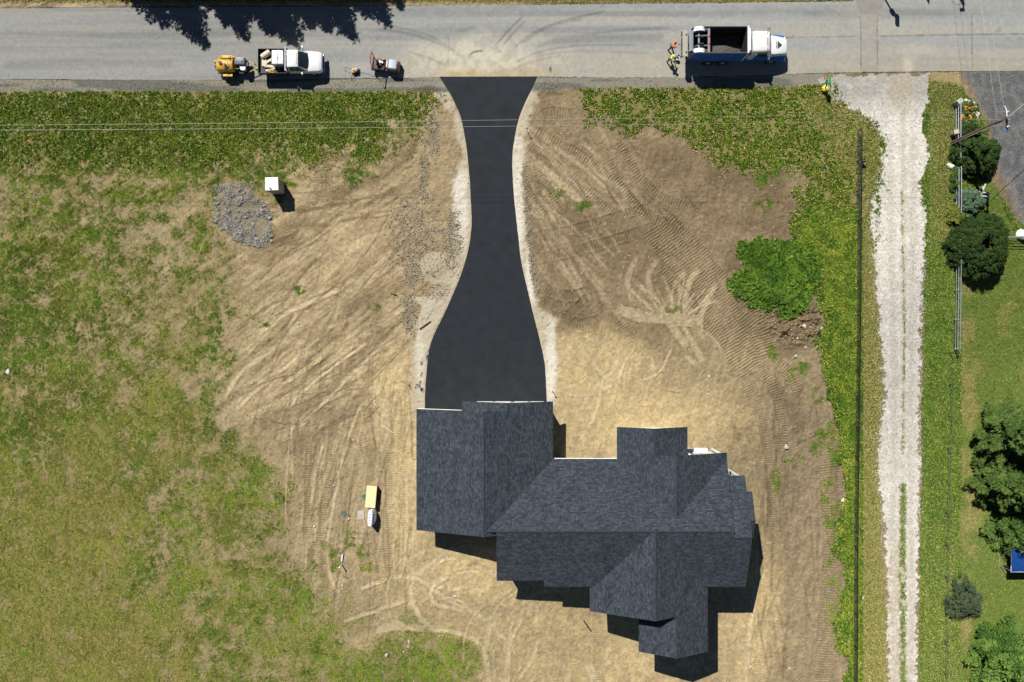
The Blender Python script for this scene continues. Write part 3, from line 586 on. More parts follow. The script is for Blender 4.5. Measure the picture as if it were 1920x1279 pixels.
for pts in ([(1300, 145), (1420, 142), (1512, 139), (1600, 137), (1760, 135), (1960, 134)], [(-60, 150), (120, 150), (300, 152), (500, 151), (640, 148), (820, 147)], [(-60, 15), (240, 13), (820, 10)]):
    brush(rt, pts, 2.0, -.5, .5, 1.5)
patch = np.maximum(region([(1613, 20), (1645, 20), (1645, 136), (1614, 136)], .8, .4), region([(1600, -40), (1662, -40), (1657, 12), (1644, 26), (1613, 26), (1606, 14)], .8, .4))
R = mixc(R, alb(166, 160, 148), patch * .6); R = mixc(R, alb(146, 142, 134), region([(1600, -40), (1662, -40), (1657, 12), (1644, 26), (1613, 26), (1606, 14)], .8, .4) * .6)
for pts in ([(1614, 26), (1614, 136)], [(1645, 24), (1645, 136)], [(1822, 20), (1823, 134)]): brush(rt, pts, 1.6, -.22, .5, 1)  # two patch seams; the last line is a wire's shadow painted on the road
R = mixc(R, alb(206, 196, 176), blob(1702, 122, 10, 14, .7, .5, n_fin) * .7 + blob(1725, 92, 30, 8, .8, .5, n_fin) * .35)
R = R * (1 + 2.1 * rt.clip(-.4, 0))[..., None] * (.90 + .20 * n_vf)[..., None] * (.92 + .16 * n_fin)[..., None]
road_mask = (sdf(ROAD) + (n_vf - .5) * 2.2 > 0); fm = road_mask[:-1, :-1] & road_mask[1:, 1:]
fm[(GY[:-1] > 42), :] = False; fm[(GY[:-1] > 34.9), :] &= (np.abs(GX[:-1] - 37.5) < 6)[None, :]
M_road = attr_mat('worn_asphalt', .92, .07, 3.0, 38.0, .20, .35, .01)
road = link('road', grid_mesh('road', np.full((NY, NX), .008, f32), np.clip(R, .01, .8), fm), M_road); tag(road, kind='structure')

# -- gravel lane sheet
LG = np.empty((NY, NX, 3), f32); LG[:] = alb(233, 227, 214)
low = sstep(960, 1060, PYY)[:, None] * np.ones((1, NX), f32); LG = mixc(LG, alb(214, 202, 176), np.maximum(low * sstep(1700, 1690, PXX)[None, :], low * .35))
ap = sstep(235, 170, PYY)[:, None] * np.ones((1, NX), f32); LG = mixc(LG, alb(180, 176, 166), ap); LG = mixc(LG, alb(186, 172, 146), blob(1690, 165, 26, 34, .6, .4) * .6)
LG = mixc(LG, alb(206, 200, 190), sstep(.45, .7, fbm(.9, 61)) * .45 * (1 - low)); LG = mixc(LG, alb(240, 236, 226), sstep(.52, .68, n_vf * .6 + n_fin * .4) * .6 * (1 - ap))
LG = mixc(LG, alb(190, 178, 150), (blob(1694, 420, 5, 600, .8, .5, n_fin)) * .5)
wp = np.zeros((NY, NX), f32); brush(wp, [(1668, 250), (1672, 480), (1676, 700), (1676, 1000), (1678, 1300)], 13, .8, .7, 12); brush(wp, [(1712, 250), (1712, 480), (1708, 700), (1708, 1000), (1706, 1300)], 13, .8, .7, 12)
LG = mixc(LG, alb(206, 198, 182), wp * .75)
LG = mixc(LG, alb(168, 156, 112), (midF * .75).clip(0, 1))
LG = LG * (.80 + .40 * n_vf)[..., None]
lane_mask = (sdf(LANE) + (n_fin - .5) * 16 + (n_vf - .5) * 15 > 0) & (sdf(ROAD) < -0.5)
lm = lane_mask[:-1, :-1] & lane_mask[1:, 1:]; lm[(GY[:-1] < -60), :] = False
M_lane = attr_mat('white_gravel', .95, .16, 4.0, 30.0, .26, .8, .04)
lane_o = link('gravel_lane', grid_mesh('gravel_lane', Z * .5 + .016 + .012 * n_vf, np.clip(LG, .02, .85), lm), M_lane); tag(lane_o, kind='structure')

# -- the new drive: a smooth slab with a rolled edge
bm = B(); dp = [P(x, y) for x, y in (list(map(tuple, spline(DRIVE_L, 5))) + list(map(tuple, spline(DRIVE_R, 5))))]
rr = random.Random(3)
top = [bm.verts.new((p.x + rr.uniform(-.012, .012), p.y + (rr.uniform(-.05, .05) if p.y > 24.8 else rr.uniform(-.012, .012)), .035)) for p in dp]
cen = sum((Vector((v.co.x, v.co.y, 0)) for v in top), Vector()) / len(top)
bm.faces.new(top)
botv = []
for i, v in enumerate(top):
    a = top[i - 1].co; c = top[(i + 1) % len(top)].co; t = (c - a).normalized(); nrm = Vector((t.y, -t.x, 0))
    botv.append(bm.verts.new((v.co.x - nrm.x * .03 if False else v.co.x + nrm.x * .03 * -1, v.co.y - nrm.y * .03, -.04)))
for i in range(len(top)): bm.faces.new((top[i], top[(i + 1) % len(top)], botv[(i + 1) % len(top)], botv[i]))
M_drive = mat('new_asphalt', (.0120, .0158, .0200), .82, 0, .30, .9, .0, .35)
nt = M_drive.node_tree; nn = nt.nodes; ll = nt.links
fz = nn.new('ShaderNodeTexNoise'); fz.inputs['Scale'].default_value = 55; fz.inputs['Detail'].default_value = 3
tc = nn.new('ShaderNodeTexCoord'); ll.new(tc.outputs['Object'], fz.inputs['Vector'])
bp = nn.new('ShaderNodeBump'); bp.inputs['Strength'].default_value = .7; bp.inputs['Distance'].default_value = .03
ll.new(fz.outputs[0], bp.inputs['Height']); ll.new(bp.outputs[0], nn['Principled BSDF'].inputs['Normal'])
drv = obj('driveway', bm, M_drive, smooth=False); tag(drv, kind='structure')
# ------------------------------------------------------------------ what grows on it (uncountable: one object per kind)
DXm, DYm = np.searchsorted(GX, -49.5), np.searchsorted(GX, 49.5)
IX0, IX1 = np.searchsorted(GX, [-49.8, 49.8]); IY0, IY1 = np.searchsorted(GY, [-33.6, 33.6])
def sample(F, n, seed):
    """n random places, thick where F is large: indices of the sheet's vertices and a jittered position"""
    r = np.random.default_rng(seed); W = F[IY0:IY1, IX0:IX1].astype(float); cum = np.cumsum(W.ravel())
    k = np.searchsorted(cum, r.random(n) * cum[-1]); iy = k // W.shape[1] + IY0; ix = k % W.shape[1] + IX0
    x = GX[ix] + (r.random(n) - .5) * STEP; y = GY[iy] + (r.random(n) - .5) * STEP
    k = 1 - TT[iy, ix] / DR
    return ix, iy, x * k, y * k, r
def blades(name, F, n, seed, length, width, colf, per=3, lean=(.35, 1.1), matn=None, rough=.8, tipw=0.0, wind=None, gain=1.38):
    ix, iy, x, y, r = sample(F, n, seed); z = Z[iy, ix] + TT[iy, ix]
    base = (colf(ix, iy, r) * gain).astype(f32)                     # n x 3
    V = np.empty((n, per, 4, 3), f32); Cc = np.empty((n, per, 4, 3), f32)
    for j in range(per):
        a = r.random(n) * 2 * np.pi
        if wind is not None: a = wind + r.normal(0, .9, n)
        L = length[0] + (length[1] - length[0]) * r.random(n) ** 1.3; ln = lean[0] + (lean[1] - lean[0]) * r.random(n)
        w = width[0] + (width[1] - width[0]) * r.random(n)
        dxx, dyy = np.cos(a), np.sin(a); hx = np.sin(ln) * L; hz = np.cos(ln) * L
        ox = (r.random(n) - .5) * .07; oy = (r.random(n) - .5) * .07
        bx, by = x + ox, y + oy
        V[:, j, 0] = np.stack([bx - dyy * w * .25, by + dxx * w * .25, z - .02], -1)
        V[:, j, 1] = np.stack([bx + dxx * hx * .55 + dyy * w * .6, by + dyy * hx * .55 - dxx * w * .6, z + hz * .68], -1)
        V[:, j, 2] = np.stack([bx + dxx * hx, by + dyy * hx, z + hz * (.98 - .25 * ln)], -1)
        V[:, j, 3] = np.stack([bx + dxx * hx * .5 - dyy * w * .6, by + dyy * hx * .5 + dxx * w * .6, z + hz * .68], -1)
        t = (.82 + .36 * r.random(n))[:, None]
        Cc[:, j, :] = (base * t)[:, None, :]
    V = V.reshape(-1, 3); Fc = np.arange(len(V)).reshape(-1, 4)
    o = link(name, raw_mesh(name, V, Fc, np.clip(Cc.reshape(-1, 3), .004, .85), smooth=False), matn)
    return o
def lerp(a, b, t): return np.asarray(a)[None] * (1 - t[:, None]) + np.asarray(b)[None] * t[:, None]
M_leaf = attr_mat('leaf', .7, .12, 3.0, 0, 0, 0, spec=.2)
M_dry = attr_mat('dry_blade', .8, .10, 3.0, 0, 0, 0, spec=.2)
lush = fbm(.22, 71) ; hue = fbm(1.1, 72)
south = sstep(560, 900, PYY)[:, None] * np.ones((1, NX), f32)
def meadow_col(ix, iy, r):
    n = len(ix); d = np.clip(drymap[iy, ix] * .62 * south[iy, ix] + .04 * south[iy, ix] + .25 * (hue[iy, ix] - .45), 0, 1)
    c = lerp(alb(80, 116, 28, 1.0), alb(130, 144, 52, 1.0), np.clip(lush[iy, ix] * 1.6 - .3 + r.normal(0, .22, n), 0, 1))
    dk = lerp(alb(46, 76, 22, 1.0), alb(70, 96, 30, 1.0), r.random(n))
    c = c * (.78 + .5 * sstep(.3, .7, g_p[iy, ix]))[:, None]; c = np.where((r.random(n) < .16 + .5 * sstep(.52, .7, n_fin[iy, ix]))[:, None], dk, c)
    dry = lerp(alb(178, 160, 98, 1.0), alb(146, 138, 72, 1.0), r.random(n)); d = np.clip(d + .9 * bare[iy, ix] * south[iy, ix] + .12 * (streak(52, .22, 1.5, 45)[iy, ix] - .5), 0, 1.2)
    sp_ = np.maximum(sprig[iy, ix], .35 * (PXX[ix] > 640)); c = c * (1 - .6 * sp_[:, None]) + lerp(alb(64, 108, 34, 1.0), alb(100, 134, 46, 1.0), r.random(n)) * .6 * sp_[:, None]
    return np.where((r.random(n) < (.12 + d * .60) * (1 - .8 * sp_))[:, None], dry, c)
west_pool = np.maximum(dens_w, sprig) * blockers * (1 - heap) * (1 - sand) * (1 - slab) * (1 - .92 * shoulder) * (1 - .9 * np.maximum(sho_w, sho_e))
edge_ok = (sdf(DRIVE) < -6); 
west_pool = west_pool * edge_ok * (.10 + .90 * sstep(.40, .60, n_tuft))
tag(blades('meadow_grass', west_pool, 560000, 81, (.05, .13), (.016, .042), meadow_col, 3, matn=M_leaf, gain=1.40), kind='stuff')
tall_pool = (.4 * g_westh + .6 * g_west) * top_b * blockers * (1 - sstep(.2, .6, shoulder)) * sstep(.38, .58, n_tuft) * (.35 + .65 * sstep(.4, .55, g_n + .1 * (PXX[None, :] < 420)))
def weed_col(ix, iy, r):
    n = len(ix); c = lerp(alb(74, 106, 24, 1.0), alb(126, 142, 42, 1.0), np.clip(hue[iy, ix] * 1.5 - .3 + r.normal(0, .25, n), 0, 1))
    dk = lerp(alb(40, 72, 18, 1.0), alb(64, 92, 24, 1.0), r.random(n)); c = np.where((r.random(n) < .32)[:, None], dk, c)
    return np.where((r.random(n) < .16)[:, None], alb(176, 164, 100, 1.0), c)
tag(blades('roadside_weeds', np.maximum(tall_pool, dens_e * (1 - sstep(.15, .5, shoulder)) * sstep(470, 420, PYY)[:, None] * (1 - dryE * .85) * sstep(.42, .60, n_tuft) * (.3 + .7 * sstep(.35, .52, g_n))) * edge_ok, 115000, 82, (.09, .24), (.03, .075), weed_col, 3, (.3, 1.0), M_leaf), kind='stuff')
def bank_col(ix, iy, r):
    n = len(ix); c = lerp(alb(78, 108, 24, 1.0), alb(126, 138, 42, 1.0), np.clip(hue[iy, ix] * 1.8 - .5 + r.normal(0, .22, n), 0, 1))
    return np.where((r.random(n) < .22 + .4 * sstep(.5, .68, n_fin[iy, ix]))[:, None], alb(52, 78, 20, 1.0), np.where((r.random(n) < .12)[:, None], alb(168, 158, 80, 1.0), c))
fen = sstep(1614, 1608, PXX)[None, :]
tag(blades('tall_bank_grass', dens_e * sstep(380, 450, PYY)[:, None] * fen, 110000, 83, (.18, .46), (.03, .07), bank_col, 3, (.45, 1.25), M_leaf, wind=-.9, gain=1.14), kind='stuff')
def mound_col(ix, iy, r):
    n = len(ix); c = lerp(alb(70, 100, 32, 1.0), alb(118, 142, 52, 1.0), np.clip(hue[iy, ix] * 1.6 - .3 + r.normal(0, .25, n), 0, 1)); return np.where((r.random(n) < .30)[:, None], alb(38, 78, 24, 1.0), c)
tag(blades('mound_weeds', mound_m * sstep(.25, .45, g_n + .04) * (.1 + .9 * sstep(.40, .60, n_tuft)), 42000, 84, (.10, .32), (.04, .10), mound_col, 4, (.3, 1.1), M_leaf, gain=1.6), kind='stuff')
def dry_col(ix, iy, r):
    n = len(ix); return np.where((r.random(n) < .45)[:, None], lerp(alb(82, 104, 36, 1.0), alb(116, 128, 52, 1.0), r.random(n)), lerp(alb(180, 164, 110, 1.0), alb(142, 134, 74, 1.0), r.random(n)))
tag(blades('dry_verge_grass', np.maximum(dryE * (1 - road_m) * (1 - sstep(.3, .6, lane)) * .9, dryS * g_strip * (1 - lane)) * blockers + northm * .8 * (1 - road_m), 95000, 85, (.06, .16), (.02, .05), dry_col, 3, matn=M_dry), kind='stuff')
def strip_col(ix, iy, r):
    n = len(ix); c = lerp(alb(74, 108, 30, 1.0), alb(112, 134, 48, 1.0), np.clip(hue[iy, ix] * 1.5 - .3 + r.normal(0, .2, n), 0, 1)); return np.where((r.random(n) < .22)[:, None], alb(56, 86, 26, 1.0), np.where((r.random(n) < .12)[:, None], alb(180, 165, 110, 1.0), c))
tag(blades('lane_side_grass', np.maximum(g_strip * (1 - lawn) * (1 - dryS * .8) * (1 - yard), 0) * blockers * sstep(.2, .45, g_n + .12) + midF * .55, 132000, 86, (.06, .17), (.025, .06), strip_col, 3, matn=M_leaf), kind='stuff')
def lawn_col(ix, iy, r):
    n = len(ix); c = lerp(alb(90, 116, 42, 1.0), alb(126, 138, 60, 1.0), np.clip(r.random(n) * .8 + hue[iy, ix] * .5 - .2, 0, 1)); d = (r.random(n) < .10 + .40 * sstep(.5, .8, dl[iy, ix] + .35 * blob(1815, 850, 30, 300, .6, .2)[iy, ix] - .08))
    return np.where(d[:, None], alb(172, 152, 96, 1.0), c)
tag(blades('lawn_grass', lawn * blockers, 110000, 87, (.03, .08), (.03, .06), lawn_col, 2, matn=M_leaf, gain=1.35), kind='stuff')
# white and yellow wild flowers in clusters
fl = np.zeros((NY, NX), f32)
for cx, cy, s in [(195, 292, 14), (62, 190, 16), (120, 195, 14), (35, 250, 20), (205, 240, 10), (130, 290, 12), (165, 262, 8), (80, 222, 18), (8, 290, 14), (50, 300, 14), (345, 262, 8), (460, 193, 5), (5, 230, 10), (200, 495, 8), (250, 310, 14), (1480, 200, 20), (1380, 190, 16), (1300, 215, 18), (1520, 230, 16), (1545, 300, 18), (1340, 260, 10), (1440, 250, 14), (560, 215, 14)]:
    fl = np.maximum(fl, blob(cx, cy, s, s * .8, .6, .8, n_fin))
fl = fl * sstep(.5, .7, n_vf)
def flower_col(ix, iy, r): return np.where((r.random(len(ix)) < .55)[:, None], alb(190, 200, 150, 1.6), alb(150, 172, 66, 1.6))
Zk = Z.copy(); Z += .30 * 1.0
tag(blades('white_wildflowers', fl + .0006 * g_west * top_b, 900, 88, (.03, .07), (.03, .06), flower_col, 3, (.9, 1.5), M_leaf), kind='stuff')
Z[:] = Zk

# loose stones and clods
OCT = np.array([(1, 0, 0), (0, 1, 0), (-1, 0, 0), (0, -1, 0), (.1, .05, .8), (0, 0, -.6)], f32)
OF = np.array([(0, 1, 4), (1, 2, 4), (2, 3, 4), (3, 0, 4), (1, 0, 5), (2, 1, 5), (3, 2, 5), (0, 3, 5)])
def stones(name, F, n, seed, rmin, rmax, cols, matn, pw=3.0, lift=0.0):
    ix, iy, x, y, r = sample(F, n, seed); s = rmin + (rmax - rmin) * r.random(n) ** pw
    a = r.random(n) * 6.283; c, sn = np.cos(a), np.sin(a); sx = s * (.8 + .5 * r.random(n)); sy = s * (.6 + .4 * r.random(n)); sz = s * (.5 + .4 * r.random(n))
    J = OCT[None] * (1 + .35 * (r.random((n, 6, 1)) - .5))
    ux = J[:, :, 0] * sx[:, None]; uy = J[:, :, 1] * sy[:, None]
    V = np.stack([x[:, None] + ux * c[:, None] - uy * sn[:, None], y[:, None] + ux * sn[:, None] + uy * c[:, None], (Z[iy, ix] + TT[iy, ix] + lift + s * .2)[:, None] + J[:, :, 2] * sz[:, None]], -1)
    cc = np.asarray(cols, f32)[r.integers(0, len(cols), n)] * (.8 + .4 * r.random((n, 1)))
    Fc = (OF[None] + (np.arange(n) * 6)[:, None, None]).reshape(-1, 3)
    return tag(link(name, raw_mesh(name, V.reshape(-1, 3), Fc, np.clip(np.repeat(cc, 6, 0), .01, .85), smooth=False), matn), kind='stuff')
M_stone = attr_mat('stone', .9, .1, 8.0, 0, 0, 0)
dirtF = (1 - DG.clip(0, 1)) * (1 - road_m) * (1 - lane) * (1 - yard) * (1 - lawn) * (sdf(DRIVE) < -3)
earth = [alb(176, 152, 110, 1.0), alb(150, 126, 90, 1.0), alb(206, 182, 136, 1.0), alb(196, 186, 164, 1.0)]
stones('soil_clods', dirtF * (.25 + n_mid) * (1 + 6 * sp) * (1 - tread * .7) * (1 + 1.5 * dark), 26000, 91, .015, .085, earth, M_stone, 5)
stones('drain_gravel', heap * sstep(.45, .65, n_fin + .25 * sstep(14, 2, sdf([(402, 352), (440, 340), (470, 350), (478, 372), (506, 396), (510, 455), (500, 468), (462, 458), (430, 440), (404, 418)]))), 8000, 92, .02, .10, [alb(132, 132, 128, 1.1), alb(160, 156, 148, 1.1), alb(112, 112, 110, 1.1), alb(182, 172, 154, 1.1)], M_stone, 3)
stones('edge_gravel', grav2 * (sdf(DRIVE) < -8), 9000, 93, .02, .10, [alb(150, 140, 120, 1.2), alb(124, 118, 106, 1.2), alb(184, 172, 148, 1.2)], M_stone, 2.5)
laneF = lane_mask * (1 - ap * .95) * (1 - low * .75)
rim = sstep(-16, 0, sdf(LANE) + (n_fin - .5) * 16) * sstep(14, -2, sdf(LANE)) * (sdf(ROAD) < -8) * sstep(190, 260, PYY)[:, None] * (1 - low * .8)
stones('lane_stones', laneF * .6 + rim * (sdf(LANE) < 14), 26000, 94, .02, .07, [alb(228, 222, 210, 1.2), alb(204, 196, 182, 1.2), alb(176, 170, 160, 1.2), alb(238, 234, 226, 1.2)], M_stone, 2, .01)
stones('yard_gravel', yard * (GX[None, :] < 48.5), 9000, 95, .015, .05, [alb(120, 122, 126, 1.2), alb(150, 150, 150, 1.2), alb(90, 92, 96, 1.2)], M_stone, 1.5)
stones('shoulder_crumbs', shoulder * (sdf(DRIVE) < -3), 5000, 96, .015, .06, [alb(130, 124, 108, 1.2), alb(100, 96, 86, 1.2)], M_stone, 3)
# ------------------------------------------------------------------ the house
def shingle_mat():
    m = bpy.data.materials.new('shingles'); m.use_nodes = True; nt = m.node_tree; n = nt.nodes; l = nt.links; b = n['Principled BSDF']
    uv = n.new('ShaderNodeUVMap'); uv.uv_map = 'slope'
    def brick(w, h, off, c1, c2, mo, sc_=1.0):
        k = n.new('ShaderNodeTexBrick'); k.offset = off; k.offset_frequency = 2; k.inputs['Scale'].default_value = 1.0
        k.inputs['Brick Width'].default_value = w; k.inputs['Row Height'].default_value = h; k.inputs['Mortar Size'].default_value = .007
        k.inputs['Mortar Smooth'].default_value = .2
        k.inputs['Color1'].default_value = (*c1, 1); k.inputs['Color2'].default_value = (*c2, 1); k.inputs['Mortar'].default_value = (*mo, 1); k.inputs['Bias'].default_value = -.1
        l.new(uv.outputs[0], k.inputs['Vector']); return k
    a = brick(.31, .145, .37, (.050, .060, .072), (.022, .029, .037), (.009, .012, .016))
    c = brick(.171, .145, .61, (1.36, 1.34, 1.30), (.74, .77, .81), (1, 1, 1))
    mx = n.new('ShaderNodeMix'); mx.data_type = 'RGBA'; mx.blend_type = 'MULTIPLY'; mx.inputs[0].default_value = 1
    l.new(a.outputs[0], mx.inputs[6]); l.new(c.outputs[0], mx.inputs[7])
    nz = n.new('ShaderNodeTexNoise'); nz.inputs['Scale'].default_value = .8; nz.inputs['Detail'].default_value = 5; l.new(uv.outputs[0], nz.inputs['Vector'])
    r = n.new('ShaderNodeMapRange'); r.inputs[1].default_value = .3; r.inputs[2].default_value = .7; r.inputs[3].default_value = .88; r.inputs[4].default_value = 1.12; l.new(nz.outputs[0], r.inputs[0])
    m2 = n.new('ShaderNodeMix'); m2.data_type = 'RGBA'; m2.blend_type = 'MULTIPLY'; m2.inputs[0].default_value = 1; l.new(mx.outputs[2], m2.inputs[6]); l.new(r.outputs[0], m2.inputs[7])
    l.new(m2.outputs[2], b.inputs['Base Color']); b.inputs['Roughness'].default_value = .9; b.inputs['Specular IOR Level'].default_value = .2
    bp = n.new('ShaderNodeBump'); bp.inputs['Strength'].default_value = .5; bp.inputs['Distance'].default_value = .012; l.new(a.outputs[1], bp.inputs['Height']); bp.invert = True
    l.new(bp.outputs[0], b.inputs['Normal']); return m
M_shin = shingle_mat()
M_wall = mat('pale_siding', (.72, .69, .62), .7, var=.05, scale=3)
M_trim = mat('white_trim', (.82, .81, .78), .5, var=.03)
M_glass = mat('window_glass', (.02, .028, .035), .08, var=.05, spec=.8)
M_door = mat('garage_white', (.78, .77, .74), .5, var=.04)
M_conc = mat('concrete', alb(196, 188, 170), .9, var=.12, scale=5, bump=.3)
house = thing('house', (4.5, -14.5, 0), 'new house under a dark many gabled shingle roof at the foot of the black drive', 'house')
HO = Vector((4.5, -14.5, 0))
def slab(poly, zf, along, name, thick=.16):
    """one roof plane with thickness; along = axis the courses run on"""
    bm = B(); uvl = bm.loops.layers.uv.new('slope')
    g = math.hypot(zf(1, 0) - zf(0, 0), zf(0, 1) - zf(0, 0)); k = math.sqrt(1 + g * g)
    top = [bm.verts.new(Vector((x, y, zf(x, y))) - HO) for x, y in poly]; bot = [bm.verts.new(Vector((x, y, zf(x, y) - thick)) - HO) for x, y in poly]
    fs = [bm.faces.new(top), bm.faces.new(bot[::-1])]
    for i in range(len(poly)): fs.append(bm.faces.new((top[i], bot[i], bot[(i + 1) % len(poly)], top[(i + 1) % len(poly)])))
    bmesh.ops.recalc_face_normals(bm, faces=bm.faces)
    for f in bm.faces:
        for lp in f.loops:
            p = lp.vert.co + HO
            lp[uvl].uv = (p.y + 40, p.x * k + 60) if along == 'y' else (p.x + 40, p.y * k + 60)
    me = bpy.data.meshes.new(name); bm.to_mesh(me); bm.free()
    return me
def joined(name, mats, meshes, parent):
    bm = B()
    for me in meshes: bm.from_mesh(me)
    out = bpy.data.meshes.new(name); bm.to_mesh(out); bm.free()
    for me in meshes: bpy.data.meshes.remove(me)
    return link(name, out, mats, parent)
E = 3.5; sg = .416
xg = -2.445; hg = E + sg * (3.69 - xg)
zgl = lambda x, y: hg - sg * (xg - x); zgr = lambda x, y: hg - sg * (x - xg)
xb = -.38; hb = hg - sg * (xb - xg); zbl = lambda x, y: hb - sg * (xb - x)
rect = lambda x0, x1, y0, y1: [(x0, y0), (x1, y0), (x1, y1), (x0, y1)]
joined('garage_roof', M_shin, [slab(rect(-8.58, xg, -16.98, -6.11), zgl, 'y', 'a'), slab([(xg, -16.98), (3.69, -16.98), (3.69, -5.43), (xb, -5.43), (xb, -6.11), (xg, -6.11)], zgr, 'y', 'b')], house)
joined('garage_bay_roof', M_shin, [slab(rect(-4.45, xb, -6.6, -5.43), zbl, 'y', 'a')], house)
yr = -16.53; hr = E + sg * (16.53 - 10.61)
zn = lambda x, y: hr - sg * (y - yr); zs = lambda x, y: hr - sg * (yr - y)
ye1 = -17.1; he1 = zs(0, ye1)
joined('main_roof', M_shin, [slab(rect(-2.3, 19.3, yr, -10.61), zn, 'x', 'a'),
    slab([(-1.36, yr), (-1.36, -21.4), (2.87, -21.4), (2.87, -22.02), (20.92, -22.02), (20.92, ye1), (19.3, ye1), (19.3, yr)], zs, 'x', 'b')], house)
zse = lambda x, y: he1 - .45 * (y - ye1)
joined('end_roof', M_shin, [slab(rect(19.2, 20.92, ye1, -12.1), zse, 'x', 'a')], house)
z2n = lambda x, y: 4.98 - .45 * (y + 15.78); z2s = lambda x, y: 4.98 - .45 * (-15.78 - y)
joined('bump_out_roof', M_shin, [slab(rect(20.8, 21.43, -15.78, -13.45), z2n, 'x', 'a'), slab(rect(20.8, 21.43, -18.11, -15.78), z2s, 'x', 'b')], house)
# north gables
xB = 14.37; hB = E + sg * (19.3 - xB); zBl = lambda x, y: hB - sg * (xB - x); zBr = lambda x, y: hB - sg * (x - xB)
xA = 12.6; hA = zBl(xA, 0); zAr = lambda x, y: hA - sg * (x - xA)
joined('north_gable_roof', M_shin, [slab([(9.43, -15.7), (xB, -15.7), (xB, -10.03), (xA, -10.03), (xA, -7.73), (9.43, -7.73)], zBl, 'y', 'a'), slab(rect(xB, 19.3, -15.7, -10.03), zBr, 'y', 'b'), slab(rect(xA, 15.76, -11.0, -7.73), zAr, 'y', 'c')], house)
# south gables
xC = 12.44; hC = 6.06; sC = (hC - E) / (17.58 - xC); sCl = (hC - E) / (xC - 6.99)
zCl = lambda x, y: hC - sCl * (xC - x); zCr = lambda x, y: hC - sC * (x - xC)
xD = 14.49; hD = zCr(xD, 0); zDl = lambda x, y: hD - sC * (xD - x)
joined('south_gable_roof', M_shin, [slab(rect(6.99, xC, -24.26, -16.3), zCl, 'y', 'a'), slab([(xC, -16.3), (xC, -24.26), (xD, -24.26), (xD, -27.9), (17.58, -27.9), (17.58, -16.3)], zCr, 'y', 'b'), slab(rect(11.4, xD, -27.9, -23.9), zDl, 'y', 'c')], house)
# ridge caps
bm = B()
def cap(p, q):
    cyl(bm, Vector(p) - HO + Vector((0, 0, -.05)), Vector(q) - HO + Vector((0, 0, -.05)), .10, n=6)
cap((xg, -6.11, hg), (xg, -16.98, hg)); cap((xb, -5.43, hb), (xb, -6.4, hb)); cap((-2.2, yr, hr), (19.3, yr, hr)); cap((19.3, ye1, he1), (20.92, ye1, he1)); cap((xB, -10.03, hB), (xB, -15.5, hB)); cap((xA, -7.73, hA), (xA, -10.6, hA)); cap((xC, -16.5, hC), (xC, -24.26, hC)); cap((xD, -24.26, hD), (xD, -27.9, hD)); cap((20.92, -15.78, 4.98), (21.43, -15.78, 4.98))
M_ridge = mat('ridge_cap', (.034, .043, .054), .9, var=.35, scale=3.0, spec=.2)
obj('ridge_cap', bm, M_ridge, house)
# walls, set in under the overhang
OV = .42
bm = B()
def wing_y(x0, x1, y0, y1, xr, hr_, e=E):      # ridge along y
    x0 += OV; x1 -= OV; s0 = (hr_ - e) / (xr - x0 + OV); s1 = (hr_ - e) / (x1 + OV - xr)
    prism(bm, [(x0 - HO.x, -3.4), (x1 - HO.x, -3.4), (x1 - HO.x, e + s1 * OV - .17), (xr - HO.x, hr_ - .18), (x0 - HO.x, e + s0 * OV - .17)], 'y', y0 - HO.y, y1 - HO.y)
def wing_x(x0, x1, y0, y1, yr_, hr_, e0=E, e1=E):
    y0 += OV; y1 -= OV; s0 = (hr_ - e0) / (yr_ - y0 + OV); s1 = (hr_ - e1) / (y1 + OV - yr_)
    prism(bm, [(y0 - HO.y, -3.4), (y1 - HO.y, -3.4), (y1 - HO.y, e1 + s1 * OV - .17), (yr_ - HO.y, hr_ - .18), (y0 - HO.y, e0 + s0 * OV - .17)], 'x', x0 - HO.x, x1 - HO.x)
wing_y(-8.58, 3.69, -16.98 + OV, -6.11 - OV, xg, hg)
wing_y(-4.45, 3.685, -7, -5.43 - .3, xb, hb)
wing_x(-1.36 + OV, 19.3 - OV, -21.4, -10.61, yr, hr, zs(0, -21.4), E)
wing_x(3.2, 20.92 - .3, -22.02, -12.1, ye1, he1, zs(0, -22.02), E)
wing_x(20.3, 21.43 - .15, -18.11, -13.45, -15.78, 4.98, 3.93, 3.93)
wing_y(9.43, 19.3, -15, -10.03 - OV, xB, hB)
wing_y(9.428, 15.76, -12, -7.73 - OV, xA, hA)
wing_y(7.4, 17.58, -24.26 + OV, -17, xC, hC)
wing_y(12.1, 17.583, -27.9 + OV, -23, xD, hD)
obj('wall', bm, M_wall, house, smooth=False)
def window(x, y, z0, w, h, face):
    f = thing('window', (0, 0, 0), None, None)
    COL.objects.unlink(f); bpy.data.objects.remove(f)
    bm = B(); t = .05
    def slat(a0, a1, b0, b1, d0, d1):
        if face in 'ns':
            s = 1 if face == 'n' else -1; box(bm, x + a0 - HO.x, x + a1 - HO.x, y + s * d0 - HO.y, y + s * d1 - HO.y, b0, b1)
        else:
            s = 1 if face == 'e' else -1; box(bm, x + s * d0 - HO.x, x + s * d1 - HO.x, y + a0 - HO.y, y + a1 - HO.y, b0, b1)
    slat(-w / 2 - .09, -w / 2, z0 - .09, z0 + h + .09, -.02, t); slat(w / 2, w / 2 + .09, z0 - .09, z0 + h + .09, -.02, t)
    slat(-w / 2, w / 2, z0 + h, z0 + h + .09, -.02, t); slat(-w / 2, w / 2, z0 - .09, z0, -.02, t + .03); slat(-.03, .03, z0, z0 + h, -.02, t - .01)
    fr = obj('window', bm, M_trim, house, smooth=False)
    bm = B(); slat(-w / 2, w / 2, z0, z0 + h, -.01, .012); obj('pane', bm, M_glass, fr, smooth=False)
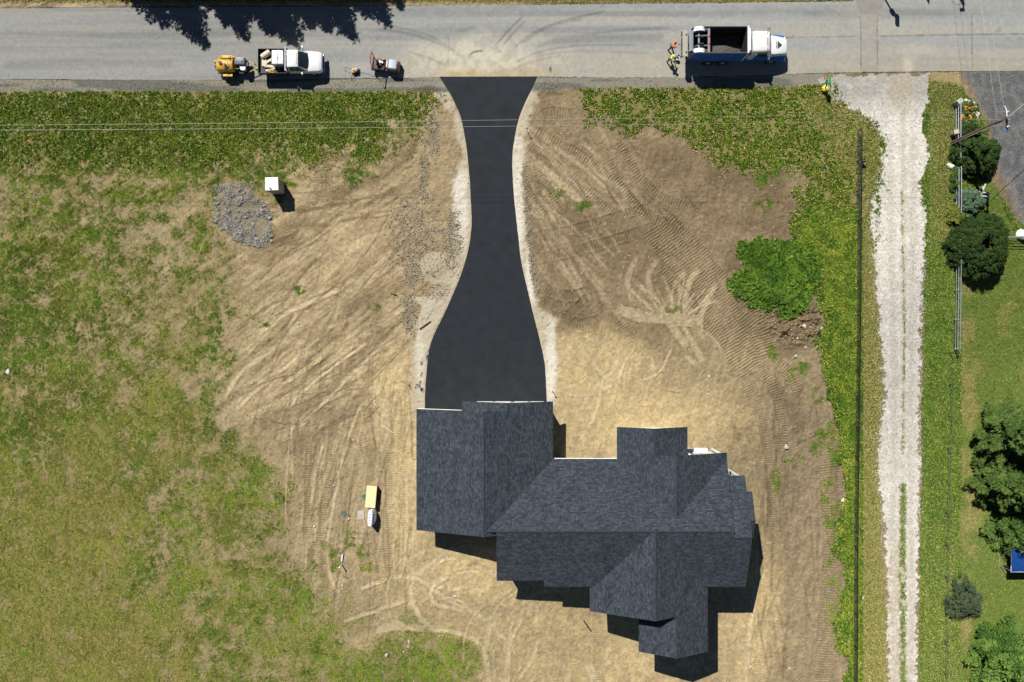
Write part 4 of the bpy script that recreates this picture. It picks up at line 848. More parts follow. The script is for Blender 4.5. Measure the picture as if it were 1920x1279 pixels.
for a in [(16.6, -10.45, .75, 2.0, 1.5, 'n'), (12.6, -8.15, .9, 2.2, 1.5, 'n'), (5.6, -11.03, .9, 1.6, 1.4, 'n'), (1.4, -20.98, .9, 1.6, 1.3, 's'), (4.8, -21.6, .8, 2.2, 1.6, 's'), (9.2, -23.84, .8, 1.8, 1.5, 's'), (14.5, -27.48, .8, 2.2, 1.5, 's'), (19.3, -21.6, .9, 1.4, 1.3, 's'), (17.16, -25.9, .9, 1.6, 1.3, 'e'), (-8.16, -9.5, 1.1, 1.2, 1.0, 'w'), (-8.16, -13.5, 1.1, 1.2, 1.0, 'w'), (20.62, -20.2, .9, 1.4, 1.3, 'e')]: window(*a)
for x0, x1, y in [(-7.4, -4.7, -6.53), (-3.3, -.1, -5.73), (.2, 3.0, -5.73)]:
    bm = B(); box(bm, x0 - HO.x, x1 - HO.x, y - .02 - HO.y, y + .05 - HO.y, .05, 2.4)
    for k in range(1, 4): box(bm, x0 + .06 - HO.x, x1 - .06 - HO.x, y + .05 - HO.y, y + .065 - HO.y, .05 + k * .6 - .5, .05 + k * .6 - .04)
    gd = obj('garage_door', bm, M_door, house, smooth=False)
    bm = B(); box(bm, (x0 + x1) / 2 - .12 - HO.x, (x0 + x1) / 2 + .12 - HO.x, y + .066 - HO.y, y + .11 - HO.y, .7, .74); obj('handle', bm, mat('steel_dark', (.1, .1, .1), .4, .8), gd, smooth=False)
bm = B(); box(bm, 7.6 - HO.x, 8.6 - HO.x, -11.05 - HO.y, -10.97 - HO.y, .1, 2.2, .01); fd = obj('front_door', bm, mat('dark_door', (.05, .05, .055), .4), house, smooth=False)
bm = B(); ball(bm, Vector((8.48 - HO.x, -10.94 - HO.y, 1.1)), .035); obj('handle', bm, mat('brass', (.5, .4, .2), .3, .9), fd)
bm = B()
for x, y in ((18.95, -10.25), (16.0, -10.25), (20.6, -12.3)): box(bm, x - .09 - HO.x, x + .09 - HO.x, y - .09 - HO.y, y + .09 - HO.y, -2.5, 3.3)
obj('porch_post', bm, M_trim, house, smooth=False)
bm = B(); box(bm, 16.2 - HO.x, 18.4 - HO.x, -10.44 - HO.y, -10.12 - HO.y, -1.0, .12, .01); obj('step', bm, M_trim, house, smooth=False)
bm = B()      # white gutters along the north eaves
for x0, x1, y, z in ((3.75, 9.4, -10.58, E - .02), (-8.5, -4.5, -6.07, 3.3)):
    pass
tube(bm, [Vector((3.8, -10.56, E - .08)) - HO, Vector((9.38, -10.56, E - .08)) - HO], .045, 6)
tube(bm, [Vector((-8.5, -6.085, 3.42)) - HO, Vector((-4.6, -6.085, E + sg * 3.9 - .10)) - HO], .035, 4)
obj('fascia', bm, M_trim, house)
# roof vents
bm = B()
for x, y, f in ((6.5, -18.2, zs), (10.5, -14.2, zn)):
    pass
bm.free()
# ------------------------------------------------------------------ vehicles and machines
M_white = mat('white_paint', (.80, .80, .79), .3, var=.03, scale=2, coat=.5, dirt=(.5, .47, .40), dirt_amt=.18)
M_blue = mat('blue_paint', (.028, .15, .52), .32, var=.05, scale=2, coat=.5, dirt=(.12, .13, .15), dirt_amt=.3)
M_black = mat('black_steel', (.012, .012, .013), .55, var=.2, spec=.4)
M_rub = mat('rubber', (.018, .018, .018), .85, var=.2)
M_glsd = mat('dark_glass', (.012, .022, .026), .06, var=.1, spec=.9)
M_chrome = mat('chrome', (.6, .6, .6), .2, .9, var=.05)
M_grey = mat('grey_steel', (.22, .23, .24), .5, .5, var=.15)
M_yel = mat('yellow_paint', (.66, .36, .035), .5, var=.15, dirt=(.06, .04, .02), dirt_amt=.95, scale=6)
M_or = mat('orange_paint', (.42, .085, .02), .45, var=.15, dirt=(.03, .016, .012), dirt_amt=.95, scale=7)
M_amber = mat('amber_lamp', (.8, .22, .02), .3, var=.05)
M_red = mat('red_lamp', (.55, .02, .02), .3, var=.05)
M_lamp = mat('headlamp', (.7, .72, .74), .12, var=.05, spec=.8)
M_tan = mat('tan_canvas', (.62, .54, .40), .85, var=.14, scale=5, bump=.5)
M_wood = mat('weathered_plank', (.36, .27, .16), .85, var=.25, scale=7, bump=.4)
def wheel(parent, x, y, z, r, w, hub=M_chrome, side=1):
    bm = B()
    cyl(bm, (x, y - w / 2 + .02, z), (x, y + w / 2 - .02, z), r, n=24); cyl(bm, (x, y - w / 2, z), (x, y + w / 2, z), r * .9, n=24)
    wh = obj('wheel', bm, M_rub, parent)
    bm = B(); cyl(bm, (x, y + side * (w / 2 - .03), z), (x, y + side * (w / 2 + .015), z), r * .58, r * .5, n=18); cyl(bm, (x, y + side * (w / 2 + .01), z), (x, y + side * (w / 2 + .05), z), r * .2, n=10)
    obj('rim', bm, hub, wh); return wh
def ring(x, prof):     # prof: (half width, z) pairs bottom to top
    return [(x, -w, z) for w, z in prof] + [(x, w, z) for w, z in prof[::-1]]

# -- white flatbed pickup
pk = thing('pickup_truck', (-20.5, 25.88, .01), 'white regular cab flatbed pickup loaded with a white tote, parked on the road', 'pickup truck')
bm = B()
loft(bm, [ring(-.15, [(.90, .55), (.99, .8), (.98, 1.16), (.93, 1.20)]), ring(.05, [(.90, .5), (1.0, .8), (.99, 1.17), (.94, 1.22)]), ring(1.15, [(.90, .5), (1.0, .8), (.98, 1.14), (.92, 1.20)]), ring(1.7, [(.90, .5), (1.0, .8), (.97, 1.10), (.86, 1.19)]), ring(2.5, [(.90, .55), (.99, .8), (.94, 1.04), (.78, 1.13)]), ring(2.78, [(.84, .55), (.93, .75), (.88, .98), (.70, 1.07)]), ring(2.90, [(.70, .6), (.78, .75), (.74, .9), (.6, .98)])])
for wx in (.95 + .95,):
    pass
obj('body', bm, M_white, pk, angle=50)
bm = B(); loft(bm, [ring(-.12, [(.93, 1.18), (.76, 1.80), (.66, 1.86)]), ring(.0, [(.94, 1.18), (.78, 1.86), (.68, 1.92)]), ring(.75, [(.93, 1.18), (.77, 1.87), (.67, 1.93)]), ring(.92, [(.93, 1.18), (.74, 1.82), (.62, 1.87)]), ring(1.62, [(.90, 1.16), (.84, 1.20), (.7, 1.215)])]); cb = obj('cab', bm, M_white, pk, angle=45)
bm = B()       # windscreen as a plate just proud of the cab's slope
def plate(bm, pts, t=.012):
    p = [Vector(q) for q in pts]; nrm = (p[1] - p[0]).cross(p[-1] - p[0]).normalized()
    if nrm.z < 0: nrm = -nrm
    A = [bm.verts.new(q + nrm * t) for q in p]; Bv = [bm.verts.new(q - nrm * t) for q in p]; n = len(p)
    bm.faces.new(A); bm.faces.new(Bv)
    for i in range(n): bm.faces.new((A[i], A[(i + 1) % n], Bv[(i + 1) % n], Bv[i]))
loft(bm, [[(.90, y, 1.90 - .06 * abs(y) ** 2), (.93, y, 1.90 - .06 * abs(y) ** 2), (1.70 - .16 * y * y * 1.6, y * 1.16, 1.235), (1.66 - .16 * y * y * 1.6, y * 1.16, 1.19)] for y in (-.68, -.45, -.2, 0, .2, .45, .68)])
obj('windshield', bm, M_glsd, cb)
for s in (-1, 1):
    bm = B(); v = [(.02, s * .95, 1.26), (1.30, s * .935, 1.24), (.84, s * .785, 1.80), (.05, s * .80, 1.80)]
    plate(bm, v, .02); obj('side_window', bm, M_glsd, cb, smooth=False)
    bm = B(); tube(bm, [(1.22, s * .95, 1.22), (1.18, s * 1.16, 1.30)], .022, 6); box(bm, 1.10, 1.22, s * 1.22 - .1, s * 1.22 + .1, 1.22, 1.48, .03); obj('mirror', bm, M_white, pk)
    bm = B(); box(bm, 2.66, 2.86, s * .70 - .14, s * .70 + .14, .78, .97, .04); obj('headlight', bm, M_lamp, pk)
    bm = B(); box(bm, .45, .62, s * 1.0 - .02, s * 1.0 + .02, 1.02, 1.05, .008); obj('door_handle', bm, M_chrome, pk)
bm = B(); box(bm, 2.84, 3.0, -.92, .92, .48, .70, .05); obj('bumper', bm, M_blue, pk)
bm = B(); box(bm, 2.80, 2.93, -.5, .5, .72, .94, .02); obj('grille', bm, M_black, pk)
bm = B()
for k in range(5): box(bm, .72, .80, -.44 + k * .22 - .04, -.44 + k * .22 + .04, 1.93, 1.965, .01)
obj('roof_lamp', bm, M_amber, pk)
for x in (1.95, -1.75):
    for s in (-1, 1): wheel(pk, x, s * .82, .4, .4, .28 if x > 0 else .42, side=s)
bm = B(); box(bm, -2.95, -.22, -1.15, 1.15, .86, .95, .01); box(bm, -2.9, 1.8, -.42, -.34, .55, .75); box(bm, -2.9, 1.8, .34, .42, .55, .75)
fb = obj('flatbed', bm, M_black, pk, smooth=False)
bm = B()
for y in (-1.14, 1.10): box(bm, -2.95, -.25, y, y + .045, .95, 1.28)
box(bm, -2.99, -2.952, -1.15, 1.15, .86, 1.25); obj('side_board', bm, M_black, fb, smooth=False)
bm = B(); box(bm, -.34, -.26, -1.1, 1.1, .951, 1.02); 
for y in (-1.1, -.7, -.3, .3, .7, 1.05): box(bm, -.33, -.27, y, y + .05, 1.02, 1.74)
box(bm, -.34, -.26, -1.1, 1.1, 1.74, 1.80); 
for z in (1.2, 1.38, 1.56): box(bm, -.315, -.285, -1.05, 1.05, z, z + .03)
obj('headache_rack', bm, M_grey, fb, smooth=False)
for s in (-1, 1):
    bm = B(); box(bm, -2.0, -1.4, s * 1.1 - .01, s * 1.1 + .01, .55, .82); box(bm, -2.9, -2.85, s * .8 - .15, s * .8 + .15, .72, .82); obj('tail_lamp', bm, M_red, fb, smooth=False)
# load
bedz = .96 * 1.12
def lp(x, y): return (pk.location.x + x, pk.location.y + y, bedz + .01)
tote = thing('water_tote', lp(-.98, .12), 'white square caged water tote strapped on the pickup bed behind the cab', 'water tank')
bm = B(); box(bm, -.52, .52, -.62, .62, .13, 1.02, .07); tk = obj('tank', bm, mat('tote_plastic', (.80, .82, .80), .4, var=.04, scale=3), tote)
bm = B(); cyl(bm, (0, 0, 1.01), (0, 0, 1.07), .11, n=16); obj('cap', bm, mat('tote_cap', (.55, .55, .5), .5), tk)
bm = B()
for k in range(6): 
    x = -.5 + k * .2; tube(bm, [(x, -.65, .1), (x, -.65, 1.0)], .012, 5); tube(bm, [(x, .65, .1), (x, .65, 1.0)], .012, 5)
for k in range(7):
    y = -.6 + k * .2; tube(bm, [(-.55, y, .1), (-.55, y, 1.0)], .012, 5); tube(bm, [(.55, y, .1), (.55, y, 1.0)], .012, 5)
for z in (.12, .4, .7, 1.0): tube(bm, [(-.55, -.65, z), (.55, -.65, z), (.55, .65, z), (-.55, .65, z), (-.55, -.65, z)], .014, 5)
obj('cage', bm, M_grey, tote)
bm = B(); box(bm, -.55, .55, -.65, .65, 0, .1, .01); obj('pallet', bm, M_wood, tote, smooth=False)
bm = B(); tube(bm, [(.0, -1.1, -.02), (0, -.66, 1.03), (0, 0, 1.09), (0, .66, 1.03), (0, 1.1, -.02)], .02, 5); obj('strap', bm, mat('strap', (.45, .36, .2), .8), tote)
def drum(loc, rz, r, L, label, name='canvas_roll'):
    bm = B(); loft(bm, [[(x, r * k * math.cos(a), r + r * k * math.sin(a)) for a in [i * math.pi / 9 for i in range(18)]] for x, k in ((-L / 2, .55), (-L / 2 + .04, .86), (-L / 2 + .1, 1), (0, 1.03), (L / 2 - .1, 1), (L / 2 - .04, .86), (L / 2, .55))])
    o = obj(name, bm, M_tan, None); o.location = loc; o.rotation_euler = (0, 0, rz); return tag(o, label, 'drum')
drum(lp(-2.28, .62), .62, .25, .98, 'fat cream drum lying at the rear corner of the flatbed', 'drum')
def beam(loc, rz, L, w, h, label, tilt=0.0):
    bm = B(); box(bm, -L / 2, L / 2, -w / 2, w / 2, 0, h, .02); box(bm, -L / 2 + .1, -L / 2 + .3, -w / 2 - .04, w / 2 + .04, h * .2, h * 1.15, .02)
    o = obj('form_board', bm, M_tan, None); o.location = loc; o.rotation_euler = (0, tilt, rz); return tag(o, label, 'board', 'pale boards loose on the flatbed')
beam(lp(-1.98, .10), .52, 1.1, .22, .16, 'wide pale board lying aslant beside the cream drum')
beam(lp(-1.95, -.42), -.12, 1.15, .22, .14, 'pale board lying lengthwise behind the white tote', 0)
beam(lp(-1.9, -.72), .25, .95, .12, .10, 'thin pale board near the south edge of the flatbed')
sk = obj('sack', (lambda b: (box(b, -.22, .22, -.33, .33, 0, .2, .07), b)[1])(B()), M_tan, None); sk.location = lp(-2.45, -.12); tag(sk, 'square cream sack by the tail of the flatbed', 'sack')
yb = obj('yellow_hose', (lambda b: (tube(b, [(.22 * math.cos(t * .5) * (1 + .05 * t / 10), .12 * math.sin(t * .5), .03 + .012 * t) for t in range(36)], .035, 6), b)[1])(B()), mat('hose_yellow', (.55, .40, .05), .6, var=.2), None); yb.location = lp(-1.75, -.95); tag(yb, 'coil of dull yellow hose along the south side of the flatbed', 'hose')


pk.scale = (1, 1, 1.12)
# -- yellow tar kettle trailer
kt = thing('kettle_trailer', (-25.9, 25.6, .01), 'grimy yellow asphalt kettle trailer hitched behind the white pickup', 'trailer')
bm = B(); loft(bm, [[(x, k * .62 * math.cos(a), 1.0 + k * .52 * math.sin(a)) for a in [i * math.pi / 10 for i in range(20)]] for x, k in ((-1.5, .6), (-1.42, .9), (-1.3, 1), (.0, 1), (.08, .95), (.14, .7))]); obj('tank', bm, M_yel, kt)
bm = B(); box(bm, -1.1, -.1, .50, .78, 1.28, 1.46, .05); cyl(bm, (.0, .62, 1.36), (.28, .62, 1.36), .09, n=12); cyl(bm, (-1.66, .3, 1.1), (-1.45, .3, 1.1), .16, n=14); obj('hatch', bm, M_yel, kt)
bm = B(); cyl(bm, (-1.0, .05, 1.5), (-1.0, .05, 1.62), .16, n=14); cyl(bm, (-.55, -.12, 1.46), (-.55, -.12, 1.58), .12, n=12); tube(bm, [(-.4, .2, 1.5), (-.2, -.25, 1.5), (-.7, -.45, 1.42)], .035, 6); obj('fitting', bm, M_black, kt)
bm = B(); box(bm, .22, 1.15, -.02, .66, .62, 1.36, .05); eb = obj('engine_box', bm, mat('box_grey', (.075, .085, .105), .45, var=.1), kt)
bm = B(); cyl(bm, (.9, .3, 1.36), (.9, .3, 1.5), .04, n=8); obj('exhaust', bm, M_grey, eb)
bm = B(); box(bm, -1.6, 1.3, -.6, -.5, .45, .6); box(bm, -1.6, 1.3, .5, .6, .45, .6)
for x in (-1.55, -.6, .4, 1.2): box(bm, x, x + .08, -.5, .5, .46, .59)
obj('chassis', bm, M_black, kt, smooth=False)
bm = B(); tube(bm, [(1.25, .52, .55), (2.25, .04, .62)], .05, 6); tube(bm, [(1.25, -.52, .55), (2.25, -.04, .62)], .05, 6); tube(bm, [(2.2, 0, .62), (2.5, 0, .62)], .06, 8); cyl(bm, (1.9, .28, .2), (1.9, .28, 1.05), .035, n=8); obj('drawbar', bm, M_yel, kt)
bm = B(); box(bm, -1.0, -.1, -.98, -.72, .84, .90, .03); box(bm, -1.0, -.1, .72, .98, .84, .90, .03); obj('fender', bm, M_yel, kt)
for x in (-.8, -.25):
    for s in (-1, 1): wheel(kt, x, s * .84, .33, .33, .22, M_grey, s)
bm = B(); tube(bm, [(-1.5, -.2, .9), (-1.75, -.1, .8), (-1.8, .1, .6), (-1.6, .25, .55), (-1.55, -.3, .5), (-1.78, -.3, .7)], .045, 8); obj('hose', bm, M_black, kt)
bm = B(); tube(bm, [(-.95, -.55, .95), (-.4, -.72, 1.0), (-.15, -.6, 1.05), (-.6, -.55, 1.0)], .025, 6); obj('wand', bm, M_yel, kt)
pail = thing('pail', P(458, 129, .75) + Vector((-.02, -.02, -.12)), 'white pail set on the frame of the yellow kettle trailer', 'pail')
pail.location.z = .60
bm = B(); cyl(bm, (0, 0, 0), (0, 0, .52), .2, .25, n=18, cap=True); cyl(bm, (0, 0, .52), (0, 0, .55), .262, n=18); obj('bucket', bm, M_white, pail)
bm = B(); tube(bm, [(.255 * math.cos(t), .02, .48 + .16 * math.sin(t)) for t in [i * math.pi / 8 for i in range(9)]], .008, 5); obj('handle', bm, M_grey, pail)

# -- plate compactor
pc = thing('plate_compactor', (*P(666, 135, 0).xy, .01), 'small yellow plate compactor standing on the road edge', 'plate compactor', rz=.1)
bm = B(); box(bm, -.30, .34, -.24, .24, .0, .07, .02); loft(bm, [[(.34, y, .01), (.34, y, .07), (.46, y, .15), (.46, y, .10)] for y in (-.22, .22)]); obj('base_plate', bm, M_black, pc, smooth=False)
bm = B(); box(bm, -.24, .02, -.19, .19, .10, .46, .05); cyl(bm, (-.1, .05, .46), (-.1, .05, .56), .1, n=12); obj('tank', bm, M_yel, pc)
bm = B(); box(bm, .03, .3, -.15, .17, .12, .42, .04); cyl(bm, (.16, 0, .42), (.16, 0, .52), .11, n=14); obj('engine', bm, M_grey, pc)
bm = B(); box(bm, .10, .22, .02, .14, .44, .60, .02); obj('air_filter', bm, M_white, pc)
bm = B()
for s in (-1, 1): tube(bm, [(-.15, s * .2, .12), (-.55, s * .2, .75), (-.72, s * .2, .92)], .018, 6)
tube(bm, [(-.72, -.2, .92), (-.72, .2, .92)], .022, 6); obj('handle', bm, M_black, pc)

# -- orange ride-on roller
rl = thing('road_roller', (-11.75, 25.75, .01), 'orange ride-on road roller with grey hood and folded roll bar', 'road roller', rz=-.12)
for x, nm in ((-.85, 'drum'), (.92, 'drum')):
    bm = B(); cyl(bm, (x, -.52, .34), (x, .52, .34), .34, n=32); d = obj(nm, bm, mat('drum_steel', (.10, .10, .105), .5, .3, var=.2), rl)
    bm = B(); cyl(bm, (x, -.56, .34), (x, .56, .34), .09, n=12); obj('axle', bm, M_black, d)
bm = B(); box(bm, .25, 1.25, -.50, .50, .48, .86, .05); loft(bm, [ring(.28, [(.50, .86), (.50, 1.04), (.44, 1.10)]), ring(.30, [(.50, .86), (.50, 1.04), (.44, 1.10)])]); fr = obj('front_frame', bm, M_or, rl)
bm = B(); loft(bm, [ring(.30, [(.40, .86), (.42, 1.10), (.34, 1.2)]), ring(.42, [(.46, .86), (.46, 1.16), (.38, 1.24)]), ring(1.02, [(.44, .86), (.44, 1.10), (.36, 1.17)]), ring(1.12, [(.36, .86), (.38, 1.0), (.30, 1.07)])]); obj('hood', bm, mat('hood_grey', (.34, .39, .45), .4, var=.05, dirt=(.25, .25, .25), dirt_amt=.4), rl)
bm = B(); box(bm, -1.25, -.1, -.52, .52, .46, .74, .05); box(bm, -1.32, -1.18, -.58, .58, .40, .86, .03); obj('rear_frame', bm, mat('dark_red_steel', (.07, .022, .014), .55, var=.3), rl)
bm = B(); box(bm, -.55, .25, -.48, .48, .42, .52); cyl(bm, (.1, 0, .3), (.1, 0, .75), .12, n=12); obj('platform', bm, M_black, rl)
bm = B(); box(bm, -.78, -.36, -.22, .24, .80, .92, .05); box(bm, -.86, -.74, -.22, .24, .88, 1.22, .05); obj('seat', bm, M_black, rl)
bm = B(); box(bm, -.40, -.26, .02, .2, .8, 1.0, .03); box(bm, -.62, -.46, .05, .25, .93, .97, .01); obj('cushion', bm, M_white, rl)
bm = B(); box(bm, .05, .22, -.32, .3, .6, 1.06, .04); cn = obj('console', bm, mat('console', (.5, .48, .42), .5), rl)
bm = B(); tube(bm, [(-.06 + .02 * math.cos(t), .19 * math.cos(t), 1.14 + .17 * math.sin(t) * .35) for t in [i * math.pi / 8 for i in range(17)]], .016, 5); cyl(bm, (.08, 0, .98), (-.05, 0, 1.13), .02, n=8); obj('steering_wheel', bm, M_black, cn)
bm = B()
for s in (-1, 1): tube(bm, [(-1.12, s * .5, .7), (-1.12, s * .5, 2.35), (-1.12, s * .42, 2.47)], .035, 8)
tube(bm, [(-1.12, -.45, 2.46), (-1.12, .45, 2.46)], .055, 8); obj('roll_bar', bm, M_or, rl)
bm = B()
for s in (-1, 1): cyl(bm, (1.18, s * .36, .62), (1.27, s * .36, .62), .07, n=12)
obj('headlight', bm, M_lamp, rl)
bm = B(); cyl(bm, (-.3, .44, .72), (-.3, .44, .95), .09, n=12); cyl(bm, (-.95, .36, .74), (-.95, .36, .98), .1, n=12); cyl(bm, (.78, .50, .9), (.98, .50, .9), .07, n=10); obj('water_filler', bm, mat('dusty_red', (.40, .16, .12), .5), rl)
hose = obj('water_hose', (lambda b: (tube(b, [P(678, 136, .02), P(690, 139, .02), P(700, 143, .02), P(709, 145, .02)], .02, 6), b)[1])(B()), M_black, None); tag(hose, 'thin black hose lying between the plate compactor and the road roller', 'hose')

# -- dump truck
dt = thing('dump_truck', (20.6, 27.15, .01), 'white and blue dump truck with dark open bed and raised trailing axle', 'dump truck')
# x: rear -4.9 .. bumper +4.95
bm = B(); box(bm, -4.2, 4.6, -.45, -.32, .75, 1.0); box(bm, -4.2, 4.6, .32, .45, .75, 1.0)
for x in (-4.0, -2.2, 0, 1.8, 3.8): box(bm, x, x + .12, -.32, .32, .78, .98)
obj('chassis', bm, M_black, dt, smooth=False)
for x in (-2.3, -.95, 3.55):
    for s in (-1, 1): wheel(dt, x, s * .95, .52, .52, .54 if x < 0 else .34, M_chrome, s)
bm = B()      # bed: outer shell, hollow
H0, H1 = 1.12, 3.22
for s in (-1, 1):
    y = s * 1.17
    prism(bm, [(-4.3, 1.75), (-3.2, H0), (.62, H0), (.62, H1), (-3.9, H1 - .0), (-4.3, H1 - .25)], 'y', y - .03 * s * 0 - .035, y + .035)
box(bm, -4.28, .60, -1.13, 1.13, H0 + .02, H0 + .10)
obj('bed', bm, M_blue, dt, smooth=False)
bm = B()
box(bm, .62, .76, -1.22, 1.22, H0 + .05, H1 + .12, .02); box(bm, .762, .92, -1.0, 1.0, H1 - .3, H1 + .08, .03)
obj('bulkhead', bm, M_white, dt, smooth=False)
bm = B()
for s in (-1, 1): tube(bm, [(-3.9, s * 1.17, H1 + .03), (.64, s * 1.17, H1 + .03)], .05, 8)
obj('bed_rail', bm, M_chrome, dt)
bm = B()
for s in (-1, 1):
    for x in (-3.0, -1.6, -.3): prism(bm, [(x, H0 + .1), (x + .12, H0 + .1), (x + .12, H1 - .06), (x, H1 - .06)], 'y', s * 1.206, s * 1.25)
obj('bed_rib', bm, M_blue, dt, smooth=False)
bm = B()      # rear gate and the raised axle carried over the tail
box(bm, -4.33, -4.27, -1.12, 1.12, 1.72, 2.7); obj('tailgate', bm, M_black, dt, smooth=False)
ax = None
bm = B()
box(bm, -2.92, -2.72, -1.28, 1.28, 2.98, 3.16, .02)
for s in (-1, 1):
    tube(bm, [(-2.82, s * 1.0, 3.05), (-3.5, s * .86, 3.16), (-4.2, s * .8, 3.02)], .10, 8)
    tube(bm, [(-2.9, s * .45, 3.0), (-4.0, s * .45, 2.9)], .07, 8)
box(bm, -4.55, -4.2, -.95, .95, 2.86, 3.02, .03); cyl(bm, (-3.7, -1.15, 2.98), (-3.7, 1.15, 2.98), .09, n=12)
ta = obj('trailing_axle', bm, M_grey, dt, smooth=False)
for s in (-1, 1): wheel(dt, -3.68, s * .98, 2.88, .46, .34, M_white, s)
bm = B()
for s in (-1, 1): cyl(bm, (-3.3, s * .32, 3.05), (-3.75, s * .32, 3.0), .12, n=12)
obj('air_bag', bm, M_rub, ta)
bm = B()
for y in (-1.15, -.35, .35, 1.15): box(bm, -2.9, -2.74, y - .09, y + .09, 3.161, 3.20, .01)
obj('tail_lamp', bm, M_red, ta)
bm = B(); box(bm, -5.05, -4.62, -1.2, 1.2, 2.30, 2.38, .01); prism(bm, [(-5.05, 2.0), (-4.98, 2.0), (-4.98, 2.30), (-5.05, 2.30)], 'y', -1.2, 1.2)
for s in (-1, 1): tube(bm, [(-4.4, s * .8, 2.9), (-4.8, s * .8, 2.36)], .05, 6)
tb = obj('tail_bumper', bm, mat('tan_plate', (.34, .31, .25), .6, var=.15), dt, smooth=False)
bm = B()
for y, w in ((.95, .18), (0, .55), (-.9, .2)): box(bm, -5.1, -5.051, y - w, y + w, 2.02, 2.28)
obj('tail_lamp', bm, M_black, tb, smooth=False)
# cab
bm = B()
loft(bm, [ring(1.22, [(1.02, 1.0), (1.08, 1.5), (1.04, 2.2), (.92, 2.72), (.74, 2.84)]), ring(1.45, [(1.04, 1.0), (1.10, 1.5), (1.06, 2.2), (.96, 2.80), (.80, 2.93)]), ring(2.35, [(1.04, 1.0), (1.10, 1.5), (1.05, 2.2), (.95, 2.80), (.80, 2.93)]), ring(2.72, [(1.04, 1.0), (1.09, 1.5), (1.03, 2.2), (.91, 2.76), (.74, 2.88)]), ring(2.78, [(1.03, 1.0), (1.08, 1.5), (1.02, 2.15), (.90, 2.70), (.72, 2.80)]), ring(3.12, [(1.02, 1.0), (1.06, 1.5), (1.0, 1.98), (.9, 2.02), (.72, 2.05)])])
cab = obj('cab', bm, M_white, dt, angle=45)
bm = B(); loft(bm, [[(2.83, y, 2.72), (2.87, y, 2.72), (3.17 - .10 * y * y, y * 1.1, 2.08), (3.12 - .10 * y * y, y * 1.1, 2.05)] for y in (-.8, -.5, -.2, .0, .2, .5, .8)]); obj('windshield', bm, M_glsd, cab)
for s in (-1, 1):
    bm = B(); plate(bm, [(1.75, s * 1.07, 2.12), (2.72, s * 1.055, 2.10), (2.62, s * .965, 2.66), (1.8, s * .98, 2.66)], .02); obj('side_window', bm, M_glsd, cab, smooth=False)
    bm = B(); prism(bm, [(1.62, 1.02), (2.95, 1.02), (2.85, 2.04), (1.62, 2.04)], 'y', s * 1.085, s * 1.12); dr = obj('door', bm, M_blue, cab, smooth=False)
    bm = B(); box(bm, 1.7, 1.88, s * 1.135 - .015, s * 1.135 + .015, 1.75, 1.79); obj('handle', bm, M_chrome, dr, smooth=False)
    bm = B(); tube(bm, [(2.75, s * 1.0, 2.6), (2.95, s * 1.35, 2.62), (2.9, s * 1.42, 2.3), (2.72, s * 1.08, 1.9)], .025, 6); box(bm, 2.8, 2.9, s * 1.42 - .11, s * 1.42 + .11, 1.98, 2.42, .03); obj('mirror', bm, M_chrome, dt)
    bm = B(); tube(bm, [(1.02, s * .98, .9), (1.02, s * .98, 3.05)], .065, 10); obj('exhaust_stack', bm, M_chrome, dt)
    bm = B(); box(bm, .96, 1.7, s * .8 - .32, s * .8 + .32, .5, 1.0, .06); obj('fuel_tank', bm, M_blue, dt)
bm = B()
for k in (-.22, 0, .22, -.72, .72): box(bm, 2.46, 2.58, k - .035, k + .035, 2.925 if abs(k) < .5 else 2.88, 2.98 if abs(k) < .5 else 2.94, .012)
obj('roof_lamp', bm, M_amber, cab)
bm = B(); box(bm, .96, 1.18, -.66, .66, 2.2, 2.6, .03); box(bm, .95, 1.215, -1.12, -.72, 1.55, 2.2, .03); obj('tool_box', bm, M_white, dt)
bm = B()
loft(bm, [ring(3.10, [(.86, 1.1), (.90, 1.5), (.86, 2.0), (.72, 2.07)]), ring(3.6, [(.84, 1.1), (.88, 1.5), (.82, 1.93), (.68, 2.0)]), ring(4.45, [(.74, 1.0), (.78, 1.4), (.70, 1.78), (.56, 1.86)]), ring(4.68, [(.66, 1.0), (.70, 1.4), (.62, 1.66), (.48, 1.74)])]); hd = obj('hood', bm, M_white, dt, angle=40)
for s in (-1, 1):
    bm = B(); loft(bm, [[(x, s * .72, z), (x, s * 1.18, z - .03), (x, s * 1.18, z - .25), (x, s * .72, z - .18)] for x, z in ((2.88, .95), (3.05, 1.22), (3.35, 1.36), (3.75, 1.38), (4.1, 1.28), (4.62, 1.12), (4.72, .95))]); obj('fender', bm, M_blue, dt)
    bm = B(); box(bm, 4.6, 4.78, s * .92 - .15, s * .92 + .15, .92, 1.1, .04); obj('headlight', bm, M_lamp, dt)
bm = B(); box(bm, 4.74, 4.95, -1.15, 1.15, .5, .82, .05); obj('bumper', bm, M_chrome, dt)
bm = B(); box(bm, 4.66, 4.75, -.5, .5, .9, 1.6, .03); obj('grille', bm, M_black, dt)
